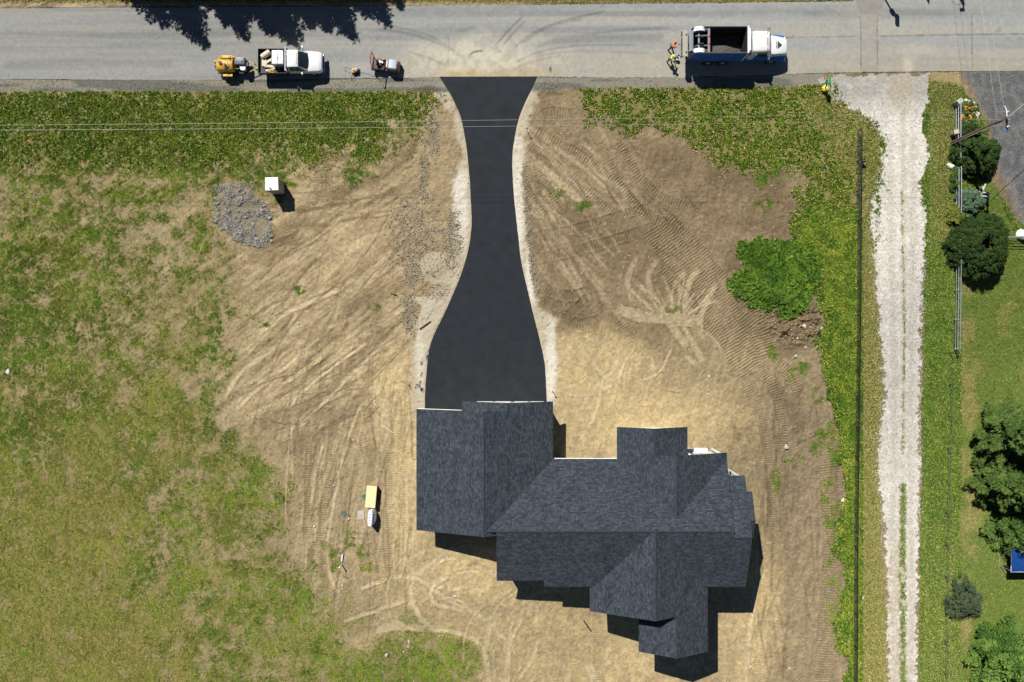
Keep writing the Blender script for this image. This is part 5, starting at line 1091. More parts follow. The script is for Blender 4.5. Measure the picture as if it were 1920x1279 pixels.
# cut gem mark on the hood
bm = B()
def hz(x): return 2.0 + .012 - (x - 3.6) * .14 / .85
def tri(pts):
    A = [bm.verts.new((x, y, hz(x) + .004)) for x, y in pts]; Bv = [bm.verts.new((x, y, hz(x) - .02)) for x, y in pts]; n = len(pts)
    bm.faces.new(A); bm.faces.new(Bv[::-1])
    for i in range(n): bm.faces.new((A[i], A[(i + 1) % n], Bv[(i + 1) % n], Bv[i]))
gx = 3.72
for pts in ([(.05, .36), (.05, .15), (.45, .02)], [(.05, .12), (.05, -.12), (.46, 0)], [(.05, -.15), (.05, -.36), (.45, -.02)], [(0, .36), (0, .24), (-.12, .26)], [(0, .20), (0, .05), (-.08, .13)], [(-.13, .22), (-.13, .04), (-.05, .13)], [(0, -.20), (0, -.05), (-.08, -.13)], [(-.13, -.22), (-.13, -.04), (-.05, -.13)], [(0, -.36), (0, -.24), (-.12, -.26)], [(0, .035), (0, -.035), (-.10, 0)]):
    tri([(gx + a, b) for a, b in pts])
obj('emblem', bm, M_black, hd, smooth=False)
bm = B(); box(bm, -4.26, .60, -1.132, -1.10, H0 + .12, H1 - .03); box(bm, -4.26, .60, 1.10, 1.132, H0 + .12, H1 - .03); box(bm, .585, .615, -1.09, 1.09, H0 + .12, H1)
box(bm, -4.26, .58, -1.09, 1.09, H0 + .105, H0 + .14); obj('bed_liner', bm, mat('worn_liner', (.020, .017, .015), .8, var=.4), dt, smooth=False)
bm = B()
for s in (-1, 1): loft(bm, [[(-3.68 + .56 * math.sin(a), s * .98 - .19, 2.88 + .52 * math.cos(a)), (-3.68 + .56 * math.sin(a), s * .98 + .19, 2.88 + .52 * math.cos(a)), (-3.68 + .53 * math.sin(a), s * .98 + .19, 2.88 + .49 * math.cos(a)), (-3.68 + .53 * math.sin(a), s * .98 - .19, 2.88 + .49 * math.cos(a))] for a in [-1.25 + 2.5 * i / 10 for i in range(11)]])
obj('fender', bm, M_white, ta)
# load of crushed stone in the bed
bm = B(); nxg, nyg = 30, 16; rr = random.Random(9)
vv = [[bm.verts.new((-4.0 + 4.5 * i / nxg, -1.08 + 2.16 * j / nyg, 1.32 + .55 * math.exp(-((i / nxg - .62) / .25) ** 2) * math.exp(-((j / nyg - .2) / .5) ** 2) + .35 * math.exp(-((i / nxg - .3) / .18) ** 2) * (1 - j / nyg) + rr.uniform(-.035, .035))) for j in range(nyg + 1)] for i in range(nxg + 1)]
for i in range(nxg):
    for j in range(nyg): bm.faces.new((vv[i][j], vv[i + 1][j], vv[i + 1][j + 1], vv[i][j + 1]))
ld = obj('gravel_load', bm, mat('load_gravel', (.085, .072, .06), .95, var=.4, scale=12, bump=.8), None, smooth=False); ld.location = dt.location + Vector((0, 0, .02)); tag(ld, 'brown gravel left in the bed of the dump truck', 'gravel', kind='stuff')
# ------------------------------------------------------------------ people
M_skin = mat('skin', (.42, .25, .17), .6, var=.08)
M_jean = mat('dark_trousers', (.018, .022, .032), .85, var=.2)
M_boot = mat('boot', (.06, .04, .025), .8)
def skin_obj(name, V, Ed, root, material, parent, sub=1):
    keys = list(V); me = bpy.data.meshes.new(name)
    me.from_pydata([V[k][0] for k in keys], [(keys.index(a), keys.index(b)) for a, b in Ed], [])
    o = link(name, me, material, parent)
    m = o.modifiers.new('skin', 'SKIN'); m.use_smooth_shade = True
    if not me.skin_vertices: pass
    sv = me.skin_vertices[0].data
    for i, k in enumerate(keys):
        r = V[k][1]; sv[i].radius = (r, r) if not isinstance(r, tuple) else r; sv[i].use_root = (k == root)
    if sub:
        s = o.modifiers.new('sub', 'SUBSURF'); s.levels = sub; s.render_levels = sub
    return o
def person(loc, rz, label, shirt, pose, hat=None, hair=(.05, .03, .02)):
    """stands facing local +x; pose gives the lean and where the hands are"""
    t = thing('person', loc, label, 'person', rz)
    ln = pose.get('lean', .1); hz_ = .92
    J = {'pelvis': ((0, 0, hz_), .115), 'waist': ((.02 + ln * .2, 0, 1.08), .115), 'chest': ((ln * .8, 0, 1.30), (.17, .13)), 'neck0': ((ln * 1.15, 0, 1.47), .065), 'neck': ((ln * 1.25, 0, 1.53), .055), 'head0': ((ln * 1.35 + .015, 0, 1.60), .085), 'head': ((ln * 1.4 + .01, 0, 1.69), .095), 'crown': ((ln * 1.4, 0, 1.765), .06), 'nose': ((ln * 1.35 + .115, 0, 1.63), .016), 'chin': ((ln * 1.35 + .07, 0, 1.565), .04)}
    Ed = [('pelvis', 'waist'), ('waist', 'chest'), ('chest', 'neck0'), ('neck0', 'neck'), ('neck', 'head0'), ('head0', 'head'), ('head', 'crown'), ('head0', 'nose'), ('head0', 'chin')]
    for s, n in ((1, 'l'), (-1, 'r')):
        fx, fy = pose['foot_' + n]; kx = fx * .5 + .06
        J['hip' + n] = ((0, s * .095, hz_ - .07), .095); J['knee' + n] = ((kx, s * .105 + (fy - s * .1) * .5, .49), .06); J['ank' + n] = ((fx, fy, .09), .043); J['toe' + n] = ((fx + .15, fy + s * .02, .035), .035)
        Ed += [('pelvis', 'hip' + n), ('hip' + n, 'knee' + n), ('knee' + n, 'ank' + n), ('ank' + n, 'toe' + n)]
        sh = Vector((ln * 1.0, s * .205, 1.42)); hd = Vector(pose['hand_' + n]); midp = (sh + hd) / 2; L = (hd - sh).length; bend = math.sqrt(max(.0, .31 ** 2 - (L / 2) ** 2))
        el = midp + Vector((-.25, s * .6, -.75)).normalized() * bend
        d = (hd - el).normalized(); wr = hd - d * .05
        J['sho' + n] = (tuple(sh), .075); J['elb' + n] = (tuple(el), .048); J['wri' + n] = (tuple(wr), .032); J['palm' + n] = (tuple(hd + d * .03), (.042, .022))
        Ed += [('chest', 'sho' + n), ('sho' + n, 'elb' + n), ('elb' + n, 'wri' + n), ('wri' + n, 'palm' + n)]
        u = d.cross(Vector((0, 0, 1)));  u = u.normalized() if u.length > .01 else Vector((0, 1, 0)); w = u.cross(d)
        for f, (off, fl) in enumerate(((-.030, .068), (-.010, .078), (.010, .074), (.030, .058))):
            a = hd + d * .075 + u * off; b = a + d * fl * .5 - w * .012; c = b + d * fl * .3 - w * .035
            J[f'f{f}a' + n] = (tuple(a), .0095); J[f'f{f}b' + n] = (tuple(b), .0085); J[f'f{f}c' + n] = (tuple(c), .0075)
            Ed += [('palm' + n, f'f{f}a' + n), (f'f{f}a' + n, f'f{f}b' + n), (f'f{f}b' + n, f'f{f}c' + n)]
        ta_ = hd + d * .02 + u * (s * .045); tb_ = ta_ + d * .035 + u * (s * .02) - w * .02
        J['ta' + n] = (tuple(ta_), .011); J['tb' + n] = (tuple(tb_), .009); Ed += [('palm' + n, 'ta' + n), ('ta' + n, 'tb' + n)]
    skin_obj('body', J, Ed, 'pelvis', M_skin, t)
    sub = lambda ks, add: {k: (J[k][0], tuple(x + add for x in J[k][1]) if isinstance(J[k][1], tuple) else J[k][1] + add) for k in ks}
    sv = sub(['pelvis', 'waist', 'chest', 'shol', 'shor', 'elbl', 'elbr'], .022); sv['neck0'] = (J['neck0'][0], .075)
    for n in 'lr': sv['elb' + n] = (tuple(Vector(J['sho' + n][0]).lerp(Vector(J['elb' + n][0]), .9)), .062)
    skin_obj('shirt', sv, [('pelvis', 'waist'), ('waist', 'chest'), ('chest', 'neck0'), ('chest', 'shol'), ('chest', 'shor'), ('shol', 'elbl'), ('shor', 'elbr')], 'pelvis', shirt, t)
    tv = sub(['pelvis', 'hipl', 'hipr', 'kneel', 'kneer', 'ankl', 'ankr'], .018)
    skin_obj('trousers', tv, [('pelvis', 'hipl'), ('pelvis', 'hipr'), ('hipl', 'kneel'), ('kneel', 'ankl'), ('hipr', 'kneer'), ('kneer', 'ankr')], 'pelvis', M_jean, t)
    for n in 'lr': skin_obj('boot', sub(['ank' + n, 'toe' + n], .016), [('ank' + n, 'toe' + n)], 'ank' + n, M_boot, t)
    hx = ln * 1.4
    if hat:
        bm = B(); ball(bm, Vector((hx, 0, 1.72)), .118, .108, .085); cyl(bm, (hx + .03, 0, 1.715), (hx + .03, 0, 1.735), .15, .135, n=18); obj('cap', bm, hat, t)
    else:
        bm = B(); ball(bm, Vector((hx - .025, 0, 1.72)), .105, .102, .09); obj('hair', bm, mat('hair', hair, .8), t)
    for s in (-1, 1):
        bm = B(); ball(bm, Vector((ln * 1.35 + .095, s * .034, 1.655)), .012, seg=8, rings=6); obj('eye', bm, M_black, t)
        bm = B(); ball(bm, Vector((hx, s * .105, 1.63)), .022, .014, .034, seg=8, rings=6); obj('ear', bm, M_skin, t)
    return t
M_hiorange = mat('orange_cloth', (.85, .20, .02), .8, var=.06); M_hiyel = mat('hi_vis_cloth', (.62, .80, .14), .8, var=.06)
wo = Vector((14.85, 27.45, .008)); wy = Vector((14.72, 26.32, .008))
person(wo, -.30, 'worker in an orange shirt and dark trousers reaching a rake behind the dump truck', M_hiorange, {'lean': .14, 'foot_l': (.12, .17), 'foot_r': (-.16, -.13), 'hand_l': (.52, .30, 1.16), 'hand_r': (.46, -.02, 1.02)})
person(wy, -.55, 'worker in a yellow high visibility shirt and dark trousers standing behind the dump truck', M_hiyel, {'lean': .10, 'foot_l': (.16, .14), 'foot_r': (-.12, -.13), 'hand_l': (.40, .26, 1.02), 'hand_r': (.38, -.16, .98)}, hat=mat('lime_cap', (.60, .75, .16), .7))
def polar(c, rz, v): return Vector((c.x + v[0] * math.cos(rz) - v[1] * math.sin(rz), c.y + v[0] * math.sin(rz) + v[1] * math.cos(rz), c.z + v[2]))
rk = thing('rake', wo, 'long handled rake held out by the worker in orange', 'rake', -.30)
bm = B(); tube(bm, [(.36, -.10, .98), (.50, .02, 1.03), (.60, .32, 1.15), (1.0, 1.15 * .35, .62)], .016, 6); obj('handle', bm, M_wood, rk)
bm = B(); box(bm, .98, 1.04, .12, .70, .56, .63, .01)
obj('head', bm, M_black, rk, smooth=False); rk.location.z += 0
sv = thing('shovel', wy, 'long handled shovel held upright by the worker in yellow', 'shovel', -.55)
bm = B(); tube(bm, [(.42, -.16, 1.35), (.46, .08, .70), (.50, .24, .25)], .017, 6); obj('handle', bm, M_wood, sv)
bm = B(); loft(bm, [[(.50 + x - .02, .24 + d, .25 - z) for x, d in ((-w, 0), (w, 0), (w, .012), (-w, .012))] for z, w in ((0, .09), (.02, .12), (.17, .12), (.25, .03))]); obj('blade', bm, M_grey, sv)
bk = thing('pail', G(1269, 112), 'small pale pail on the road beside the worker in yellow', 'pail')
bm = B(); cyl(bm, (0, 0, 0), (0, 0, .38), .14, .17, n=18); obj('bucket', bm, mat('cream_plastic', (.66, .60, .42), .5), bk)
bm = B(); cyl(bm, (0, 0, .381), (0, 0, .40), .178, n=18); obj('lid', bm, M_white, bk)

# ------------------------------------------------------------------ things on the site
to = thing('portable_toilet', (-21.95, 14.35, .02), 'white roofed portable toilet at the meadow edge near the grey gravel pad', 'portable toilet', rz=.04)
M_tw = mat('toilet_wall', (.34, .30, .27), .6, var=.06); M_tr = mat('toilet_roof', (.82, .83, .84), .4, var=.03)
bm = B(); box(bm, -.56, .56, -.56, .56, .12, 2.12, .03)
for k in range(5):
    q = -.4 + k * .2; box(bm, q - .03, q + .03, -.58, -.559, .3, 1.9); box(bm, .559, .58, q - .03, q + .03, .3, 1.9); box(bm, q - .03, q + .03, .559, .58, .3, 1.9)
obj('wall', bm, M_tw, to, smooth=False)
bm = B(); loft(bm, [[(sx * w, sy * w, z) for sx, sy in ((-1, -1), (1, -1), (1, 1), (-1, 1))] for w, z in ((.60, 2.12), (.61, 2.18), (.58, 2.24), (.30, 2.30))]); obj('roof', bm, M_tr, to, smooth=False)
bm = B(); box(bm, -.59, -.562, -.38, .38, .2, 2.0, .01); dd = obj('door', bm, M_tr, to, smooth=False)
bm = B(); box(bm, -.62, -.59, .24, .32, 1.0, 1.12, .01); obj('handle', bm, M_black, dd, smooth=False)
bm = B(); cyl(bm, (-.12, -.42, 2.2), (-.12, -.42, 2.48), .055, n=12); obj('vent_pipe', bm, M_black, to)
bm = B(); box(bm, -.60, .60, -.60, .60, 0, .11, .02); obj('skid', bm, M_black, to, smooth=False)

cr = thing('crate', (*P(695.5, 931.5, .8).xy, .0), 'long crate with a yellow plywood top beside the septic lids', 'crate', rz=-.09)
bm = B(); box(bm, -.47, .47, -1.02, 1.02, .77, .80, .004); obj('plywood_top', bm, mat('plywood', (.74, .63, .33), .75, var=.07, scale=4), cr, smooth=False)
bm = B()
for sx in (-1, 1): box(bm, sx * .40 - .02, sx * .40 + .02, -.96, .96, .04, .768)
for sy in (-1, 1): box(bm, -.38, .38, sy * .94 - .02, sy * .94 + .02, .04, .767)
obj('side', bm, M_wood, cr, smooth=False)
for sx in (-1, 1):
    for sy in (-1, 1):
        bm = B(); box(bm, sx * .36 - .05, sx * .36 + .05, sy * .90 - .05, sy * .90 + .05, -.05, .06); obj('leg', bm, M_wood, cr, smooth=False)
tkp = thing('tank', (*P(698, 970, .9).xy, 0), 'white ribbed plastic tank with dark slots just south of the plywood topped crate', 'tank', rz=-.06)
bm = B()
loft(bm, [[(sx * w - .12, y, z) for sx, z in ((-1, .0), (-1.05, .9), (-.75, 1.35), (.6, 1.35), (1.2, .9), (1.25, 0))] for y, w in ((-.74, .10), (-.62, .24), (-.3, .30), (.3, .30), (.58, .24), (.72, .12))])
obj('shell', bm, mat('tank_white', (.80, .82, .85), .45, var=.04), tkp, angle=30)
bm = B()
for y in (-.36, -.06, .24): box(bm, .10, .19, y - .10, y + .10, .98, 1.20, .01, M=None)
obj('slot', bm, M_black, tkp, smooth=False)
bm = B()
for y in (-.45, -.18, .09, .36): box(bm, -.33, .12, y - .02, y + .02, 1.352, 1.38, .008)
obj('rib', bm, mat('tank_blue', (.25, .36, .55), .5), tkp, smooth=False)
M_glid = mat('green_plastic', (.05, .16, .12), .55, var=.15, dirt=(.3, .24, .14), dirt_amt=.5)
for x, y, lab in ((644, 962, 'green round septic lid in the dirt left of the concrete cover'), (684, 931, 'green septic lid half hidden under the plywood topped crate')):
    t = thing('septic_lid', G(x, y, .0), lab, 'lid', group='green septic lids')
    bm = B(); cyl(bm, (0, 0, -.05), (0, 0, .08), .27, .25, n=24); obj('cover', bm, M_glid, t)
    bm = B()
    for k in range(6): a = k * math.pi / 3; box(bm, -.018, .018, -.10, .10, 0, .02, M=TR(.15 * math.cos(a), .15 * math.sin(a), .081) @ RZ(a + math.pi / 2))
    obj('rib', bm, M_glid, t, smooth=False)
t = thing('concrete_lid', G(677, 966), 'square grey concrete cover set in the dirt beside the white tank', 'lid')
bm = B(); box(bm, -.32, .32, -.42, .42, -.06, .10, .03); obj('slab', bm, M_conc, t)
bm = B(); tube(bm, [(-.1, 0, .09), (-.1, 0, .14), (.1, 0, .14), (.1, 0, .09)], .012, 5); obj('handle', bm, M_grey, t)
t = thing('vent_pipe', G(641, 1058), 'white plastic vent pipe standing in the weedy dirt', 'pipe'); 
bm = B(); cyl(bm, (0, 0, -.05), (0, .0, .95), .055, n=12); obj('pipe', bm, M_white, t); bm = B(); cyl(bm, (0, 0, .95), (0, 0, 1.03), .075, n=12); obj('cap', bm, M_white, t)
t = thing('white_pipe', G(642, 1046), 'short white pipe lying across green weeds', 'pipe', rz=1.45); bm = B(); cyl(bm, (-.30, 0, .12), (.30, 0, .12), .07, n=12); obj('pipe', bm, M_white, t); bm = B(); cyl(bm, (.28, 0, .12), (.36, 0, .12), .085, n=12); obj('collar', bm, M_white, t)
def plank(px0, px1, label, w=.14, th=.05, m=M_wood, z=.04, name='plank'):
    a, b_ = G(*px0), G(*px1); d = b_ - a; L = d.length
    bm = B(); box(bm, -L / 2, L / 2, -w / 2, w / 2, 0, th, .008)
    o = obj(name, bm, m, None); o.location = (a + b_) / 2 + Vector((0, 0, z)); o.rotation_euler = (0, -math.asin(d.z / L), math.atan2(d.y, d.x)); return tag(o, label, name.replace('_', ' '))
M_dplank = mat('dark_plank', (.03, .025, .02), .8)
plank((1094, 1163), (1108, 1183), 'dark board lying on the sand south of the house', .12, .06, M_dplank)
plank((718, 799), (738, 812), 'thin pale board on the dirt left of the garage', .08, .04, mat('pale_plank', (.5, .47, .38), .8))
plank((744, 553), (728, 551), 'dark stick in the dirt left of the pale slab', .08, .05, M_dplank, name='stick')
plank((787, 617), (808, 602), 'dark split board beside the drive below the pale slab', .1, .05, M_dplank, name='board')
def stake(px, py, h, lab, top=None):
    t = thing('survey_stake', G(px, py), lab, 'stake', group='survey stakes along the drive')
    bm = B(); box(bm, -.02, .02, -.02, .02, -.1, h); obj('post', bm, M_wood, t, smooth=False)
    bm = B(); box(bm, -.07, .07, -.05, .05, h - .05, h + .06, .01); obj('marker', bm, top or M_dplank, t, smooth=False)
stake(1036, 734, .8, 'dark topped stake right of the drive by the garage'); stake(783, 720, .9, 'dark stake left of the drive among spilt asphalt')
stake(988, 246, 1.0, 'black topped stake right of the drive under the power lines', M_black)
# mailbox
mb = thing('mailbox', G(1540, 168), 'green mailbox with red flag on a leaning post above a yellow round base', 'mailbox')
M_gr = mat('green_enamel', (.02, .26, .07), .3, var=.08, coat=.4)
bm = B(); tube(bm, [(.25, -.10, -.05), (.10, .02, .9), (-.10, .22, 1.62)], .055, 8); tube(bm, [(-.18, .10, .02), (-.30, .22, .5), (-.12, .22, 1.5)], .03, 6); obj('post', bm, M_black, mb)
bm = B(); prism(bm, [(-.16, 1.62), (.16, 1.62), (.17, 1.78)] + [(.17 * math.cos(a), 1.78 + .16 * math.sin(a)) for a in [i * math.pi / 10 for i in range(1, 10)]] + [(-.17, 1.78)], 'y', -.05, .55); bx = obj('box', bm, M_gr, mb)
bm = B(); prism(bm, [(-.14, 1.64), (.14, 1.64), (.15, 1.78)] + [(.15 * math.cos(a), 1.78 + .14 * math.sin(a)) for a in [i * math.pi / 8 for i in range(1, 8)]] + [(-.15, 1.78)], 'y', .551, .57); obj('door', bm, mat('dark_green', (.012, .12, .04), .4), bx)
bm = B(); box(bm, -.27, -.18, .30, .46, 1.72, 1.86, .01); obj('flag', bm, mat('flag_red', (.75, .12, .03), .5), bx, smooth=False)
for v in list(bx.children): pass
bm = B(); cyl(bm, (.18, -.04, .35), (.18, -.04, .47), .30, .28, n=28); ball(bm, Vector((.18, -.04, .47)), .27, .27, .10); obj('base', bm, mat('yellow_enamel', (.85, .72, .02), .4, var=.05), mb)
bm = B(); cyl(bm, (.18, -.04, -.05), (.18, -.04, .35), .16, n=18); obj('stand', bm, M_black, mb)

# loose boulders one can count
def rock(px, py, s, label, group, seed, m, z=0.0):
    r = random.Random(seed); bm = B(); bmesh.ops.create_icosphere(bm, subdivisions=2, radius=1)
    for v in bm.verts:
        k = 1 + .28 * (math.sin(v.co.x * 3.1 + seed) * math.cos(v.co.y * 2.7 - seed) + .4 * r.uniform(-.5, .5)); v.co = Vector((v.co.x * s * k * 1.15, v.co.y * s * k * .9, v.co.z * s * k * .75))
    o = obj('rock', bm, m, None, angle=28); o.location = G(px, py, s * .3 + z); o.rotation_euler = (0, 0, r.uniform(0, 6)); return tag(o, label, 'rock', group)
M_rock = mat('pale_stone', (.46, .42, .35), .9, var=.18, scale=6, bump=.5); M_wrock = mat('white_stone', (.72, .68, .60), .9, var=.12, scale=6, bump=.5)
for i, (x, y, s) in enumerate([(1506, 612, .2), (1538, 616, .17), (1497, 645, .17), (1533, 650, .19), (1492, 668, .15), (1474, 838, .22), (1329, 706, .13), (1327, 739, .12), (1510, 651, .13), (1493, 634, .12), (1554, 586, .14), (1548, 708, .14)]): rock(x, y, s, 'loose pale rock in the raw dirt east of the house', 'loose rocks in the eastern dirt', i, M_rock, float(0.25 if 1430 < x < 1550 and 575 < y < 640 else 0))
for i, (x, y, s) in enumerate([(853, 1118, .13), (725, 1228, .18), (766, 1213, .13), (767, 1203, .12), (757, 1222, .1), (560, 606, .15), (642, 1098, .1), (654, 973, .11), (626, 911, .1), (663, 825, .11), (703, 752, .11), (815, 1101, .11), (590, 987, .12), (1407, 1250, .14), (1430, 1246, .13), (1480, 1253, .12)]): rock(x, y, s, 'loose stone on the bare dirt round the house', 'loose stones on the bare dirt', 40 + i, M_rock)
for i, (x, y, s) in enumerate([(690, 264, .16), (475, 420, .15), (506, 409, .16), (452, 437, .17), (481, 448, .15), (509, 452, .14), (430, 355, .13), (404, 372, .12), (440, 439, .12)]): rock(x, y, s, 'grey stone on or beside the gravel pad', 'stones of the gravel pad', 70 + i, mat('grey_stone', (.30, .30, .30), .9, var=.2, bump=.5) if i == 0 else bpy.data.materials['grey_stone'])
rock(16, 697, .2, 'white stone alone in the meadow at the far left', None, 90, M_wrock); rock(1580, 978 - 40, .17, 'white stone in the tall grass beside the dark fence', None, 91, M_wrock)
rock(1617, 1121, .17, 'white stone between the dark fence and the gravel lane', None, 92, M_wrock)
rock(1781, 312, .30, 'round white boulder at the end of the dark bush', None, 93, M_wrock); rock(1913, 441, .50, 'large white boulder under the pipe gate', None, 94, M_wrock)
# ------------------------------------------------------------------ poles, wires, fences
M_pole = mat('pole_wood', (.13, .09, .055), .9, var=.3, scale=5, bump=.5)
M_galv = mat('galvanised', (.55, .58, .60), .4, .6, var=.08)
M_wire = mat('wire', (.42, .41, .37), .5, .3, var=.05)
M_porc = mat('porcelain', (.75, .76, .80), .3, var=.05)
def utility_pole(loc, label, h, rz=0.0):
    t = thing('utility_pole', loc, label, 'utility pole', rz)
    bm = B(); cyl(bm, (0, 0, -.2), (0, 0, h), .17, .12, n=14); obj('pole', bm, M_pole, t)
    bm = B(); box(bm, .12, .24, -.75, .62, h - .50, h - .36, .01); ca = obj('crossarm', bm, M_black, t, smooth=False)
    for y in (-.68, -.1, .55):
        bm = B(); cyl(bm, (.18, y, h - .36), (.18, y, h - .12), .055, .03, n=10); cyl(bm, (.18, y, h - .30), (.18, y, h - .25), .085, n=12); obj('insulator', bm, M_porc, ca)
    bm = B(); tube(bm, [(-.10, -.17, 0), (-.08, -.16, h * .80)], .035, 8); obj('conduit', bm, M_galv, t)
    bm = B(); tube(bm, [(0, .08, h - .1), (-.1, .7, h - .05), (-.28, .95, h + .02)], .05, 7); obj('arm', bm, M_porc, t)
    bm = B(); box(bm, -.1, .32, -1.05, -.75, h - .62, h - .50, .03); obj('lamp', bm, mat('lamp_blue', (.10, .13, .24), .3), t)
    bm = B(); tube(bm, [(-.25, .3, h - .2), (-.8, .45, h - .15), (-.95, .1, h - .2), (-.6, -.2, h - .25), (.1, -.1, h - .3)], .016, 5); obj('cable_loop', bm, M_wire, t)
    return t
pb = Vector((41.4, 18.66, 0)); PH = 8.5
utility_pole(pb, 'brown wooden utility pole with crossarm and white conduit, beside the pipe fence', PH)
utility_pole((38.9, 37.9, 0), 'utility pole beyond the far road edge, its crossarm shadow on the road', 9.0)
mm = thing('knobbed_mast', (34.3, 33.6, 0), 'slim mast beyond the far road edge casting a knobbed shadow on the road', 'mast')
bm = B(); cyl(bm, (0, 0, -.1), (0, 0, 5.1), .09, .07, n=10); obj('post', bm, M_pole, mm)
bm = B(); box(bm, -.14, .14, -.5, .5, 4.75, 5.15, .05); cyl(bm, (.0, .0, 3.6), (0, 0, 4.1), .22, n=12); obj('lamp', bm, M_black, mm)  # blobs of unknown kind, added out of view to shape the mast's shadow
m2 = thing('sign_post', (38.0, 34.2, 0), 'short post beyond the far road edge, only its shadow on the road', 'post')
bm = B(); box(bm, -.05, .05, -.05, .05, -.1, 3.2); obj('post', bm, M_wood, m2, smooth=False); bm = B(); box(bm, -.03, .03, -.3, .3, 2.7, 3.2, .01); obj('board', bm, M_wood, m2, smooth=False)
def wire(pts, label, grp, r=.0085):
    bm = B(); tube(bm, pts, r, 5); o = obj('power_line', bm, M_wire, None); return tag(o, label, 'power line', grp)
def span(a, b, sag, n=24): 
    a = Vector(a); b = Vector(b); return [a.lerp(b, i / n) - Vector((0, 0, 4 * sag * (i / n) * (1 - i / n))) for i in range(n + 1)]
wire(span((-78, 17.85, 8.5), (41.58, 19.2, 8.35), .95), 'upper of the two long wires crossing the drive', 'wires along the road'); wire(span((-78, 17.55, 8.5), (41.58, 18.56, 8.35), 1.0), 'lower of the two long wires crossing the drive', 'wires along the road')
wire(span((41.1, 19.6, 8.45), (38.6, 38.1, 8.8), .3, 10), 'right hand wire of the pair crossing the road to the pole', 'wires over the road'); wire(span((40.6, 18.9, 8.3), (38.1, 38.0, 8.7), .3, 10), 'left hand wire of the pair crossing the road to the pole', 'wires over the road')
wire(span((41.6, 18.8, 8.3), (50, 25.5, 7.4), .1, 8), 'short pale wire from the utility pole to the upper right', None, .03)

def fence_pts(pxs, step):
    out = []
    for (x0, y0), (x1, y1) in zip(pxs, pxs[1:]):
        n = max(1, round((G(x1, y1) - G(x0, y0)).length / step))
        for k in range(n): out.append(G(x0 + (x1 - x0) * k / n, y0 + (y1 - y0) * k / n))
    return out + [G(*pxs[-1])]
# dark wire mesh fence
M_fdark = mat('dark_wire', (.022, .024, .026), .6, .3, var=.2)
fp = fence_pts([(1607, 247), (1604, 640), (1600, 960), (1598, 1330)], 3.0)
mf = thing('mesh_fence', fp[0], 'dark wire mesh fence running the whole length between the lot and the gravel lane', 'fence'); o0 = fp[0]; FH = 1.12
for p in fp:
    bm = B(); cyl(bm, p - o0 + Vector((0, 0, -.2)), p - o0 + Vector((0, 0, FH + .06)), .04, n=8); obj('post', bm, M_fdark, mf)
bm = B()
tube(bm, [p - o0 + Vector((0, 0, FH)) for p in fp], .038, 6); obj('top_rail', bm, M_fdark, mf)
bm = B()
for k in range(9): tube(bm, [p - o0 + Vector((0, 0, .04 + k * .125)) for p in fp], .009, 3)
for a, b_ in zip(fp, fp[1:]):
    n = int((b_ - a).length / .13)
    for i in range(n):
        q = a.lerp(b_, i / n) - o0; tube(bm, [q + Vector((0, 0, .03)), q + Vector((0, 0, FH))], .009, 3)
obj('wire_mesh', bm, M_fdark, mf, smooth=False)
bp_ = thing('feed_pail', G(1614, 305, .35), 'dark pail hung on the lane side of the mesh fence near its north end', 'pail')
bm = B(); loft(bm, [[(.22 * k * math.cos(a), .16 * k * math.sin(a), z) for a in [i * math.pi / 8 for i in range(16)]] for k, z in ((.7, 0), (.9, .2), (1, .42))]); obj('bucket', bm, M_fdark, bp_); bm = B(); tube(bm, [(.2 * math.cos(t), 0, .42 + .2 * math.sin(t)) for t in [i * math.pi / 8 for i in range(9)]], .012, 5); obj('handle', bm, M_galv, bp_)
# pipe rail fences on the east side
def pipe_fence(pxs, label, rails=(.42, .82, 1.22), r=.036, step=3.2, name='pipe_fence', m=None, mp=None):
    fp = fence_pts(pxs, step); t = thing(name, fp[0], label, 'fence'); o = fp[0]
    for p in fp:
        bm = B(); cyl(bm, p - o + Vector((0, 0, -.2)), p - o + Vector((0, 0, max(rails) + .02)), .045, n=8); obj('post', bm, mp or m or M_galv, t)
    for h in rails:
        bm = B(); tube(bm, [p - o + Vector((0, 0, h)) for p in fp], r, 7); obj('rail', bm, m or M_galv, t)
    return t
pipe_fence([(1788, 192), (1788, 300)], 'galvanised pipe rail fence beside the marigold bed')
pipe_fence([(1789, 318), (1789, 402)], 'galvanised pipe rail fence between the two dark evergreens')
pipe_fence([(1789, 490), (1787, 655)], 'galvanised pipe rail fence running south from the big round evergreen')
pipe_fence([(1780, 660), (1772, 960), (1768, 1320)], 'thin old wire fence along the lawn edge in the weeds', (.5, .9), .012, 3.4, 'wire_fence', mat('old_wire', (.12, .12, .11), .7), M_pole)
pipe_fence([(1876, 447), (1990, 446)], 'pipe rail gate at the right edge beside the white boulder', (.35, .65, .95, 1.25), .032, 2.6, 'pipe_gate')
for x, y, h, w, lab in ((1788, 196, 1.05, .21, 'pale square stone post at the north end of the pipe fence'), (1783, 252, .9, .19, 'pale capped stone post halfway along the marigold bed')):
    t = thing('stone_post', G(x, y), lab, 'post', rz=.6 if y < 200 else .15)
    bm = B(); box(bm, -w, w, -w * .8, w * .8, -.1, h, .03); obj('shaft', bm, mat('stone_grey', (.30, .28, .25), .9, var=.2, bump=.4), t); bm = B(); box(bm, -w - .05, w + .05, -w * .8 - .05, w * .8 + .05, h, h + .1, .03); obj('cap', bm, M_rock, t)

